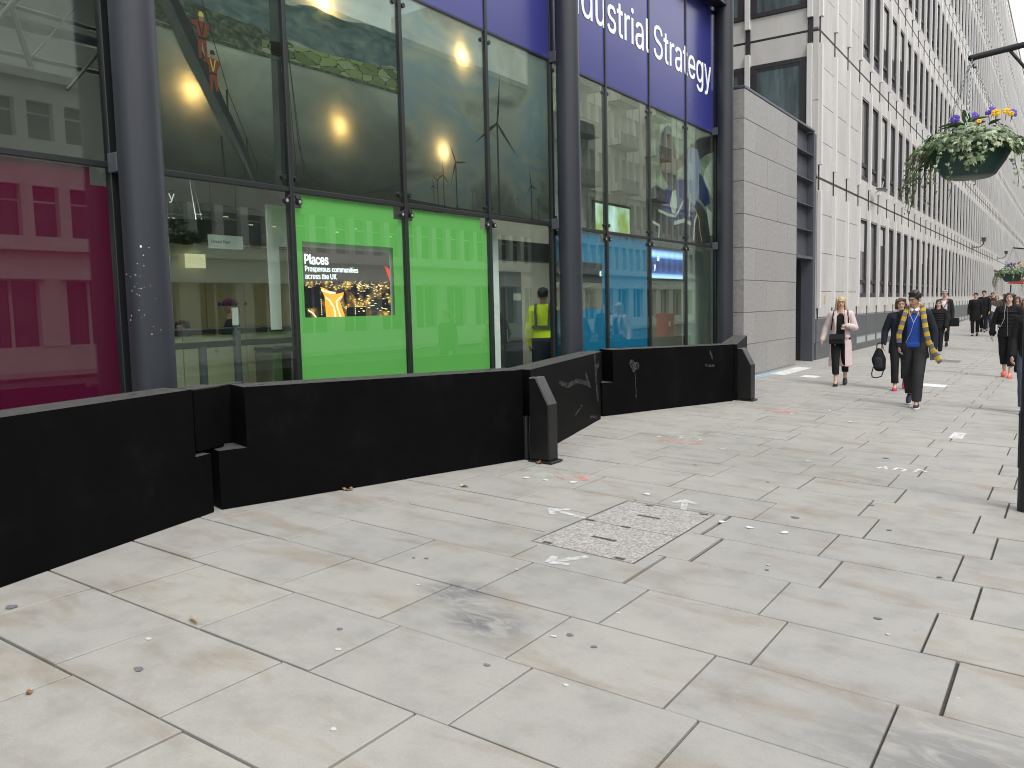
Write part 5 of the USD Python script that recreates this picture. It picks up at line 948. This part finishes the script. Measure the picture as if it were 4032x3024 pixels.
    if hs == 'short': hm_ = cap+H(ELL((.02, -.045, 1.728), .06, .04, .025), ELL((-.03, -.04, 1.722), .045, .04, .025))
    elif hs == 'quiff': hm_ = cap+H(ELL((.025, -.028, 1.738), .045, .040, .030), ELL((-.035, -.020, 1.732), .038, .042, .030), ELL((0, .04, 1.745), .058, .055, .026))
    elif hs == 'long':
        sides = [H(ELL((s*.070, .02, 1.69), .026, .06, .05), ELL((s*.085, .03, 1.56), .026, .05, .06), ELL((s*.10, .02, 1.44), .030, .04, .05)) for s in (1, -1)]
        back = H(ELL((0, .075, 1.66), .075, .05, .06), ELL((0, .095, 1.42), .10, .03, .06)); hm_ = U3([cap, back]+sides)
    elif hs == 'bob':
        sides = [H(ELL((s*.072, .02, 1.69), .024, .06, .05), ELL((s*.082, .025, 1.57), .024, .05, .04)) for s in (1, -1)]; hm_ = U3([cap, H(ELL((0, .07, 1.66), .075, .05, .06), ELL((0, .08, 1.56), .075, .035, .04))]+sides+[H(ELL((.03, -.05, 1.725), .055, .035, .025), ELL((-.04, -.055, 1.70), .035, .03, .02))])
    elif hs == 'hat': hm_ = U3([ELL((0, .02, 1.69), .092, .108, .085, 24)-MF.cube((.4, .4, .2), True).translate((0, 0, 1.57))])
    else: hm_ = cap
    part('hair' if hs != 'hat' else 'hat', relax(tf(hm_), .016, 4, .007) if hs != 'hat' else tf(hm_), HR[hair[0]] if hair[0] in HR else CL[hair[0]], t, smooth=60)
    # trousers
    hem_z = .06 if cuff == 0 else cuff
    T = [H(ELL((0, .01, .98), .150, .112, .07), ELL((0, .012, .90), .165, .118, .075))]
    for nm in 'LR':
        d = J['ank'+nm]-J['knee'+nm]; end = J['knee'+nm]+d*(1-hem_z/.42); lw = legw
        T += [BONE(J['hip'+nm], J['knee'+nm]+V(0, .0, 0), .092*lw, .066*lw), H(S3(J['knee'+nm], .066*lw), MF.cylinder(.03, .056*lw, .054*lw, 16).translate(tuple(end)))]
    part('trousers', relax(U3(T)), CL[legs], t, smooth=60)
    # shoes
    for nm in 'LR':
        s = 1 if nm == 'L' else -1; A = V(0, 0, .085)
        up = H(ELL(A+V(0, .025, -.035), .036, .042, .040), ELL(A+V(s*.004, -.06, -.045), .042, .05, .034), ELL(A+V(s*.002, -.145, -.055), .036, .04, .024)); sl = H(MF.cylinder(.022, .040, .040, 16).translate((0, .03, .001)), MF.cylinder(.022, .046, .046, 16).translate((s*.004, -.085, .001)), MF.cylinder(.022, .034, .034, 16).translate((s*.002, -.155, .001)))
        ft = lambda m: m
        if nm != front and not sit: ft = lambda m, nm=nm: m.translate((0, .10, -.004)).rotate((26*stride, 0, 0)).translate((0, -.10, 0)).translate((J['ank'+nm][0], J['ank'+nm][1]+.01, J['ank'+nm][2]-.085-.02*stride))
        else: ft = lambda m, nm=nm: m.translate((J['ank'+nm][0], J['ank'+nm][1], J['ank'+nm][2]-.085))
        sh = part('shoe', to_tri(ft(up)), SH[shoe], t, smooth=60); part('sole', to_tri(ft(sl)), SH[sole or shoe], sh)
    # upper clothes
    col, kind = top
    g = {'coat': .030, 'jacket': .028, 'puffer': .034, 'sweater': .018, 'shirt': .014}[kind]
    C = [H(ELL((0, .01, 1.27), .155+g, .105+g, .16), ELL((0, .0, 1.06), .135+g, .092+g, .1)), H(ELL((0, 0, 1.06), .135+g, .092+g, .1), ELL((0, .012, .95), .152+g, .112+g, .06)), H(S3(J['shL'], .052+g*.7), S3(J['shR'], .052+g*.7), ELL((0, .01, 1.33), .14+g, .095+g, .08), ELL((0, .015, 1.475), .066, .06, .03))]
    hz = hem or {'coat': .52, 'jacket': .80, 'puffer': .84, 'sweater': .86, 'shirt': .86}[kind]
    if hz < .86: C.append(H(ELL((0, .01, .98), .150+g, .110+g, .06), MF.cylinder(.03, .172+g*.8+.05*(.86-hz), .178+g*.8+.05*(.86-hz), 28).scale((1, .80, 1)).translate((0, .02, hz)), MF.cylinder(.02, .168+g, .168+g, 24).scale((1, .76, 1)).translate((0, .01, .86))))
    Ar = []
    for nm in 'LR': Ar += [BONE(J['sh'+nm], J['el'+nm], .052+g*.75, .044+g*.75), BONE(J['el'+nm], J['wr'+nm]-(J['wr'+nm]-J['el'+nm])*.06, .044+g*.72, .036+g*.55)]
    if kind == 'puffer':
        for zz in np.arange(.90, 1.36, .075): C.append(ELL((0, .01, zz), .165+g+(.012 if zz > 1.1 else 0), .115+g, .034))
        for nm in 'LR':
            for k in range(1, 5):
                for a, b in (('sh', 'el'), ('el', 'wr')): p = J[a+nm]+(J[b+nm]-J[a+nm])*(k/5); C.append(S3(p, (.060 if a == 'sh' else .052)+g*.62, 12))
    torso = U3(C)
    if inner:
        inn_c, wtop, wbot = inner
        wedge = MF.hull_points([(-wtop, -.5, 1.52), (wtop, -.5, 1.52), (-wbot, -.5, .3), (wbot, -.5, .3), (-wtop*.9, -.015, 1.52), (wtop*.9, -.015, 1.52), (-wbot*.9, -.015, .3), (wbot*.9, -.015, .3)]); torso = torso-wedge
        I = U3([H(ELL((0, .005, 1.27), .158, .112, .16), ELL((0, .0, 1.06), .14, .10, .1)), H(ELL((0, 0, 1.06), .14, .10, .1), ELL((0, .01, .93), .158, .116, .06)), H(ELL((0, .01, 1.34), .15, .10, .08), ELL((0, .012, 1.435), .072, .06, .02))])
        part('inner_top', relax(I, .025, 4), CL[inn_c], t, smooth=60)
    part('coat' if kind in ('coat', 'puffer') else 'jacket', relax(U3([torso]+Ar), .022, 7), CL[col], t, smooth=60)
    if hood: part('hood', tf(U3([H(ELL((0, .06, 1.50), .13, .075, .06), ELL((0, .05, 1.60), .10, .08, .06))-ELL((0, -.05, 1.60), .09, .10, .12)])), CL[col], t, smooth=60)
    return t, J, hp
def P(t, nm, m, mt, **k): return part(nm, m if not isinstance(m, list) else cat_mesh(m), mt, t, smooth=k.pop('smooth', 50), **k)
def ribbon(t, pts, w, th, mts, names, per=2, face=None):
    """flat cloth band along pts; successive blocks alternate between two materials."""
    pts = np.array(pts, float); seg = np.linalg.norm(np.diff(pts, axis=0), axis=1); L = np.r_[0, np.cumsum(seg)]
    n = int(L[-1]/.022); q_ = np.stack([np.interp(np.linspace(0, L[-1], n+1), L, pts[:, i]) for i in range(3)], 1)
    rows = []
    for i in range(n+1):
        a, b = q_[max(i-1, 0)], q_[min(i+1, n)]; d = (b-a)/np.linalg.norm(b-a); f = V(*(face or (0, -1, 0))); sdv = np.cross(d, f); sdv /= np.linalg.norm(sdv)+1e-9; nn = np.cross(sdv, d); rows.append((q_[i], sdv, nn))
    def band(i0, i1, g):
        v = []; fc = []
        for i in range(i0, i1+1):
            p, sdv, nn = rows[i]; W, T = w/2+g, th/2+g; v += [p-sdv*W-nn*T*.5, p-sdv*W*.6+nn*T, p+sdv*W*.6+nn*T, p+sdv*W-nn*T*.5]
        m = i1-i0
        for i in range(m):
            for k in range(4): a, b = 4*i+k, 4*i+(k+1) % 4; fc += [(a, b, b+4), (a, b+4, a+4)]
        fc += [(0, 2, 1), (0, 3, 2), (4*m, 4*m+1, 4*m+2), (4*m, 4*m+2, 4*m+3)]
        tm_ = trimesh.Trimesh(v, fc, process=False); tm_.fix_normals(); return tm_
    P(t, names[0], band(0, n, 0), mts[0])
    if names[1] != names[0]:
        for i in range(per, n-per//2, 2*per): P(t, names[1], band(i, min(i+per, n), .0025), mts[1])
# the woman in the pink coat
t, J, hp = person('woman in a long pale pink coat holding a takeaway cup, black bag across her front', -3.587, 16.42, 1.672, 8, 'R', .75, 'skin', ('blond', 'long'), ('pink', 'coat'), 'black', 'black', None,
    {'L': ((.255, .02, 1.14), (.13, -.21, 1.19)), 'R': ((-.27, .04, 1.15), (-.335, -.06, .90))}, (0, 0, 4), ('black', .075, .105), .15, glasses=True, hem=.385)
c = J['wrL']+V(-.075, -.045, -.02)
cp = P(t, 'cup', to_tri(MF.cylinder(.10, .032, .040, 20).translate(tuple(c-V(0, 0, .05)))), CL['white']); P(t, 'cup_sleeve', to_tri(MF.cylinder(.055, .0385, .0415, 20).translate(tuple(c-V(0, 0, .01)))), CL['navy']); P(t, 'cup_lid', to_tri(MF.cylinder(.015, .043, .040, 20).translate(tuple(c+V(0, 0, .05)))), CL['navy'])
P(t, 'shoulder_bag', to_tri(U3([H(*[S3((sx*.115-.06, sy*.035-.165, sz*.075+.93), .022, 10) for sx in (-1, 1) for sy in (-1, 1) for sz in (-1, 1)])])), CL['black']); P(t, 'bag_flap', to_tri(H(*[S3((sx*.115-.06, -.225, z_), .012, 8) for sx in (-1, 1) for z_ in (.93, 1.01)])), CL['charcoal'])
for s in (-1, 1): ribbon(t, [(s*.115, .08, 1.475), (s*.125, -.02, 1.49), (s*.135, -.105, 1.40), (s*.15, -.135, 1.25), (s*.17, -.10, 1.10)], .022, .008, (CL['black'],)*2, ('bag_strap',)*2, face=(0, -1, .2))
for s in (-1, 1): P(t, 'lapel', to_tri(H(S3((s*.075, -.10, 1.44), .014, 8), S3((s*.12, -.128, 1.36), .014, 8), S3((s*.085, -.142, 1.22), .010, 8), S3((s*.10, -.125, 1.15), .008, 8))), CL['pink'])
P(t, 'pocket_flap', to_tri(H(S3((.10, -.148, .99), .008, 8), S3((.17, -.12, .985), .008, 8), S3((.10, -.15, .965), .008, 8), S3((.17, -.122, .96), .008, 8))), CL['pink'])
# the man in front
t, J, hp = person('dark haired man in blue jumper and black blazer with a grey and yellow scarf', -1.985, 14.02, 1.775, 2, 'L', 1.0, 'skin2', ('black', 'quiff'), ('navy', 'jacket'), 'charcoal', 'navy', 'white',
    {'L': ((.258, .05, 1.14), (.268, .02, .89)), 'R': ((-.25, .06, 1.13), (-.205, -.04, .91))}, (18, 4, -24), ('blue', .085, .120), .02, legw=1.2, hem=.74, lean=.1)
P(t, 'jumper_hem', relax(U3([H(ELL((0, .0, .96), .172, .128, .05), ELL((0, .0, .915), .170, .126, .025))]), .03, 3), CL['blue'])
for s in (-1, 1): P(t, 'collar', to_tri(H(S3((s*.055, -.045, 1.50), .010, 8), S3((s*.065, -.02, 1.47), .012, 8), S3((s*.03, -.098, 1.455), .010, 8), S3((s*.012, -.088, 1.475), .008, 8))), CL['white'])
ribbon(t, [(-.01, .095, 1.50), (.07, .07, 1.52), (.105, -.02, 1.50), (.13, -.125, 1.40), (.165, -.165, 1.20), (.21, -.175, 1.0), (.275, -.16, .86), (.335, -.14, .74), (.37, -.13, .68)], .074, .020, (CL['grey'], CL['yellow']), ('scarf', 'scarf_stripe'), 3)
ribbon(t, [(-.01, .095, 1.50), (-.07, .07, 1.52), (-.10, -.02, 1.50), (-.125, -.125, 1.40), (-.165, -.165, 1.22), (-.195, -.17, 1.10), (-.19, -.165, .98)], .070, .020, (CL['grey'], CL['yellow']), ('scarf', 'scarf_stripe'), 3)
ribbon(t, [(.235, -.08, .98), (.25, -.11, .85), (.265, -.10, .72)], .07, .03, (CL['grey'],)*2, ('jacket_lining',)*2)
for s in (-1, 1): P(t, 'earphone_wire', tube([hp((s*.078, -.0, 1.60)), (s*.06, -.10, 1.42), (.0, -.135, 1.28), (-.03, -.135, 1.15), (-.10, -.14, .98)], .0028, 5), CL['white'])
# woman half hidden behind him
t, J, hp = person('woman in navy coat and bright pink shoes half hidden behind the man with the scarf', -2.56, 16.45, 1.665, 6, 'R', .9, 'skin', ('brown', 'bob'), ('navy', 'coat'), 'black', 'pink', None, {'R': ((-.27, .03, 1.13), (-.285, -.06, .88))}, (0, 0, 10), None, .06, glasses=True, hem=.70)
bk = thing('backpack', 'black backpack hanging from the hand of the woman in pink shoes', 'backpack', (-2.90, 16.35, float(gz(-2.9, 16.35))+.30)); part('bag', relax(H(ELL((0, 0, .40), .06, .05, .05), ELL((.0, 0, .24), .125, .085, .10), ELL((.02, 0, .08), .10, .08, .06)), .03, 4), CL['black'], bk, smooth=60); part('handle', tube([(-.04, 0, .44), (-.035, 0, .52), (.02, -.01, .55), (.05, 0, .52), (.05, 0, .44)], .010, 8), CL['charcoal'], bk); part('strap', tube([(-.09, 0, .10), (-.12, 0, -.02), (-.11, 0, -.09), (-.03, 0, -.10), (.05, 0, -.07), (.09, 0, .06)], .010, 8), CL['charcoal'], bk)
part('front_pocket', relax(H(ELL((.01, -.085, .12), .075, .03, .05), ELL((0, -.085, .24), .07, .03, .05)), .03, 3), CL['charcoal'], bk, smooth=60)
# walkers farther back
t, J, hp = person('young person in a black hooded puffer jacket walking behind the scarfed man', -3.16, 26.7, 1.57, 4, 'L', .7, 'skin', ('dark', 'cap'), ('black', 'puffer'), 'black', 'blue', 'white', None, (0, 0, 0), None, .05, hood=True, group=None)
t, J, hp = person('grey haired man in a dark suit and white shirt wearing headphones', -3.50, 31.0, 1.88, 4, 'R', .7, 'skin', ('greyh', 'short'), ('charcoal', 'jacket'), 'charcoal', 'black', None, None, (0, 0, 10), ('white', .10, .09), .03, glasses=True)
for s in (-1, 1): P(t, 'headphone', to_tri(ELL(hp((s*.092, .01, 1.63)), .018, .03, .036)), CL['black'])
P(t, 'bag_strap', tube([(.12, -.06, 1.46), (.03, -.145, 1.28), (-.08, -.15, 1.05), (-.17, -.10, .92)], .012, 6), CL['red']); P(t, 'shoulder_bag', to_tri(H(*[S3((sx*.10+.29, sy*.04, z_), .03, 8) for sx in (-1, 1) for sy in (-1, 1) for z_ in (.66, .86)])), CL['black'])
t, J, hp = person('man in a long black coat walking down the middle of the far pavement', -3.37, 40.3, 1.83, 0, 'R', .5, 'skin', ('dark', 'short'), ('black', 'coat'), 'black', 'black', None, None, (0, 0, 0), None, .03, hem=.62, legw=1.1)
t, J, hp = person('long haired woman in a black puffer jacket, dark tracksuit trousers and orange trainers', -1.09, 20.55, 1.80, -6, 'L', .55, 'skin', ('dark', 'long'), ('black', 'puffer'), 'black', 'orange', None, {'R': ((-.27, .04, 1.14), (-.29, -.02, .88)), 'L': ((.25, .05, 1.16), (.20, -.08, .96))}, (-6, 0, 6), None, .16, legw=1.2, hood=True)
P(t, 'zip', tube([(.0, -.165, 1.44), (.0, -.17, 1.25), (.01, -.172, 1.02), (.01, -.168, .86)], .006, 6), CL['silver']); P(t, 'earphone_wire', tube([hp((-.078, 0, 1.60)), (-.05, -.14, 1.42), (-.06, -.17, 1.2), (-.12, -.17, 1.05), (-.16, -.16, 1.08)], .003, 5), CL['white']); P(t, 'phone', to_tri(MF.cube((.03, .012, .13), True).translate((-.19, -.16, 1.03))), CL['white'])
t, J, hp = person('person in grey jeans and white trainers mostly hidden by the black street post', -.47, 14.3, 1.72, 0, 'R', .8, 'skin', ('brown', 'bob'), ('black', 'coat'), 'denim', 'white', 'navy', None, (0, 0, 0), None, .04, hem=.62)
crowd = [(-3.42, 45.0, 1.95, 'black', 'coat', 'dark', 'short', 'person in a black coat just behind the man in the long black coat'), (-3.30, 46.5, 1.70, 'brown', 'jacket', 'brown', 'bob', 'person in a brown jacket carrying something white in the far crowd'), (-3.05, 47.5, 1.72, 'olive', 'jacket', 'blond', 'bob', 'blond person in an olive jacket in the far crowd'), (-2.82, 49, 1.76, 'black', 'jacket', 'brown', 'short', 'brown haired person in black in the far crowd right of the blond one'), (-3.55, 52, 1.80, 'charcoal', 'jacket', 'dark', 'short', 'dark headed person farthest back in the crowd against the wall'), (-2.45, 50, 1.74, 'olive', 'puffer', 'dark', 'long', 'person in an olive puffer in the far crowd left of the woman in orange trainers'), (-2.0, 44, 1.70, 'brown', 'coat', 'brown', 'long', 'long haired person in a brown coat behind the woman in orange trainers'), (-1.75, 38, 1.68, 'olive', 'jacket', 'brown', 'bob', 'person in an olive jacket behind the shoulder of the woman in orange trainers'), (-1.35, 34, 1.62, 'brown', 'jacket', 'brown', 'long', 'brown haired person at the right edge behind the woman in orange trainers')]
for k, (x, y, h, c_, kd, hr, hs, lb) in enumerate(crowd):
    t, J, hp = person(lb, x, y, h, RNG.uniform(-8, 8), 'LR'[k % 2], .6, 'skin', (hr, hs), (c_, kd), ['black', 'denim', 'charcoal'][k % 3], 'black', None, None, (0, 0, 0), None, .03, group='walkers crowding the far end of the pavement')
    if 'white' in lb: P(t, 'paper_bag', to_tri(MF.cube((.22, .05, .28), True).rotate((0, 20, 0)).translate((.16, -.18, 1.10))), CL['white'])
# ------------------------------------------------------------ inside the lobby
LZ = 0.22
t, J, hp = person('guard in a yellow high visibility jacket standing inside the lobby, seen from behind', -6.80, 10.98, 1.74, 205, 'L', .15, 'skin2', ('black', 'short'), ('hivis', 'jacket'), 'navy', 'black', None, None, (0, 0, 0), None, .03, z=LZ)
for zz in (.93, 1.12): P(t, 'reflective_band', to_tri(MF.cylinder(.045, .196, .196, 32).scale((1, .76, 1)).translate((0, .01, zz))-MF.cylinder(.06, .17, .17, 32).scale((1, .7, 1)).translate((0, .01, zz-.01))), CL['silver'])
for s in (-1, 1): P(t, 'reflective_brace', tube([(s*.10, .135, 1.12), (s*.11, .13, 1.38), (s*.11, .05, 1.50)], .02, 6), CL['silver'])
t, J, hp = person('person in a purple hat and dark coat standing at the reception counter', -8.75, 6.70, 1.62, 150, 'L', .1, 'skin', ('purple', 'hat'), ('navy', 'coat'), 'black', 'black', None, None, (0, 0, 0), None, .03, z=LZ)
t, J, hp = person('receptionist with dark hair sitting low behind the reception counter', -8.95, 6.12, 1.55, 30, 'L', .1, 'skin', ('black', 'bob'), ('black', 'jacket'), 'black', 'black', None, None, (0, 0, 0), None, .03, z=LZ-.17)
rc = thing('reception_counter', 'long cream reception counter with a dark top inside the lobby', 'counter', (-7.6, 6.0, LZ))
for k in range(4): part('front_panel', cbox(-.03, 0, -1.6+.8*k, -.81+.8*k, .02, 1.22, .004), M['cream'], rc)
part('worktop', cbox(-.75, .03, -1.65, 1.65, 1.23, 1.29, .006), M['frame'], rc); part('side', cbox(-.70, -.04, 1.55, 1.6, .02, 1.22, .004), M['cream'], rc)
for y in (-1.2, -.4, .4, 1.2): part('fixing', cyl((0, y, 1.05), (.012, y, 1.05), .018, 10), M['boltc'], rc); part('fixing', cyl((0, y, .2), (.012, y, .2), .018, 10), M['boltc'], rc)
tg = thing('turnstile_gate', 'bank of steel and glass turnstiles right of the reception counter', 'turnstile', (-7.3, 6.25, LZ)); M['steelb'] = mat('brushed_steel', (0.35, 0.34, 0.31), 0.35, 0.2, 9, metal=0.8, stretch=(1, 8, .3))
for k, y in enumerate((-.15, .12, .42)): part('pedestal', cbox(-.9, .0, y, y+.14, 0, 1.02, .02), M['steelb'], tg); part('top_cap', cbox(-.92, .02, y-.01, y+.15, 1.025, 1.06, .008), M['frame'], tg)
qb = thing('queue_rail', 'black queue rail on round posts in front of the reception counter', 'barrier', (-6.7, 5.0, LZ))
part('rail', cbox(-.02, .02, -1.6, 1.5, 1.13, 1.19, .006), M['frame'], qb)
for y in (-.22, .17, 1.2): part('rail_post', cyl((0, y, 0), (0, y, 1.14 if y != .17 else 1.28), .038, 16), M['steel'], qb); part('post_foot', cyl((0, y, .001), (0, y, .02), .15, 20), M['steel'], qb)
sp_ = thing('card_stand', 'white slim card holder on the tall rail post', 'sign', (-6.7, 5.165, LZ+1.28)); part('stem', cyl((0, 0, 0), (0, 0, .05), .012, 8), M['steel'], sp_); part('holder', cbox(-.012, .012, -.032, .032, .05, .22, .004), M['white'], sp_)
M['paper'] = mat('sign_paper', (0.80, 0.84, 0.83), 0.5)
gs = thing('ground_floor_sign', 'hanging pale sign with the words Ground Floor behind the glass', 'sign', (-6.6, 4.84, 2.27)); part('board', cbox(-.012, 0, 0, .385, 0, .125, .002), M['paper'], gs); part('lettering', text_yz('Ground Floor', .03, .05, .028, .205, .002, .0015), M['frame'], gs)
for y in (.05, .33): part('wire', cyl((-.006, y, .12), (-.006, y, 1.0), .002, 5), M['frame'], gs)
wb = thing('white_wall_panel', 'white notched wall panel beside the green film', 'panel', (-6.4, 5.34, 1.5)); wp = trimesh.creation.extrude_polygon(sg.Polygon([(0, 0), (.12, 0), (.13, .80), (.30, .80), (.30, 1.19), (0, 1.19)]), .02); wp.apply_transform(CYC); part('board', wp, M['paper'], wb)
for z_ in (.88, 1.0, 1.13): part('stud', cyl((.02, .24, z_), (.035, .24, z_), .012, 10), M['boltc'], wb)
hl_ = thing('hanging_sign_letter', 'cropped white letter y on the glass right of the first column', 'lettering', (-5.955, 4.02, 2.55)); part('letter', text_yz('y', 0, .02, .07, .055, 0, .002), M['signw'], hl_)
pl_ = thing('pendant_lamp', 'wide shallow dark bowl lamp hanging over the reception', 'lamp', (-8.0, 5.58, 2.42)); part('bowl', trimesh.creation.revolve(np.array([(0, 0), (.15, .02), (.30, .12), (.36, .24), (.34, .24), (.28, .14), (.13, .05), (0, .04)]), sections=28), M['frame'], pl_, smooth=40); part('glow', cyl((0, 0, .19), (0, 0, .20), .30, 24), M['lampin'], pl_)
for k in range(3): part('wire', cyl((.3*math.cos(k*2.1), .3*math.sin(k*2.1), .24), (.05*math.cos(k*2.1), .05*math.sin(k*2.1), 1.2), .003, 5), M['steel'], pl_)
cw = thing('cupboard_wall', 'pale wooden cupboard doors along the back of the reception', 'cupboard', (-9.5, 4.4, LZ))
for k in range(8): part('cupboard_door', cbox(-.04, 0, .62*k, .62*k+.61, .0, 1.86, .004), M['cupboard'], cw)
part('upper_wall', box(-.10, -.03, 0, 5.0, 1.87, 2.36), M['cream'], cw)
nt = thing('wall_notice', 'small notice with added glow on the wall above the cupboards', 'notice', (-9.44, 6.56, 2.27)); part('sheet', yz(sg.box(0, 0, .30, .18), 0, .01), emit('notice_added_glow', (0.9, 0.85, 0.5), 0.3), nt)  # unlit poster, its glow is put into the material
M['dot'] = mat('dot_blue', (0.03, 0.05, 0.16), .5)
for y in (7.08, 7.22, 7.36, 7.5): part('blue_dot', cyl((.002, y-4.4, 1.58), (.010, y-4.4, 1.58), .025, 14), M['dot'], cw)
cb = thing('grey_cabinet', 'tall grey cabinet between the white pillar and the guard', 'cabinet', (-7.5, 10.9, LZ)); part('body', cbox(-.5, 0, 0, .55, 0, 2.02, .006), M['plinth'], cb); part('door', cbox(.002, .012, .02, .53, .05, 1.95, .003), M['plinth'], cb); part('handle', cyl((.03, .06, .9), (.03, .06, 1.1), .01, 8), M['boltc'], cb)
pn_ = thing('paper_notice', 'yellowed paper notice taped to the grey cabinet', 'notice', (-7.485, 11.18, 1.78)); part('sheet', yz(sg.box(0, 0, .22, .11), 0, .002), M['post_pale'], pn_)
wpil = thing('white_pillar', 'slim white pillar just inside the glass right of the green film', 'pillar', (-6.3, 9.0, LZ)); part('shaft', cbox(-.10, .0, -.06, .08, 0, 2.48, .006), M['paper'], wpil)
part('red_light', ball((.004, .03, 1.22), .008), emit('red_led', (1.0, 0.08, 0.03), 2.0), wpil)
ch = thing('lobby_chair', 'dark blue upholstered tub chair beside the guard', 'chair', (-6.5, 10.35, LZ)); part('backrest', relax(H(*[ELL((sx*.03, sy*.20+.18, z_), .06, .08, .06) for sx in (-1, 1) for sy in (-1, 1) for z_ in (.45, .92)]), .04, 4), CL['navy'], ch, smooth=60); part('seat', cbox(-.28, .28, -.40, .25, .32, .46, .05), CL['navy'], ch)
for sx in (-.22, .22):
    for sy in (-.34, .2): part('leg', cyl((sx, sy, 0), (sx, sy, .33), .018, 8), M['steel'], ch)
pp_ = thing('pale_partition', 'pale green partition inside the last pane', 'partition', (-6.3, 15.4, LZ)); part('panel', cbox(-.04, 0, 0, .88, 0, 2.5, .004), mat('partition_green', (0.34, 0.40, 0.33), .5), pp_)
wt = thing('window_shelf', 'pale roller blind hanging inside the upper right panes of the second bay', 'blind', (-7.2, 11.2, 3.0))
part('blind', cbox(-.02, 0, 0, 2.3, .05, 1.9, .004), M['lobby_wall'], wt)
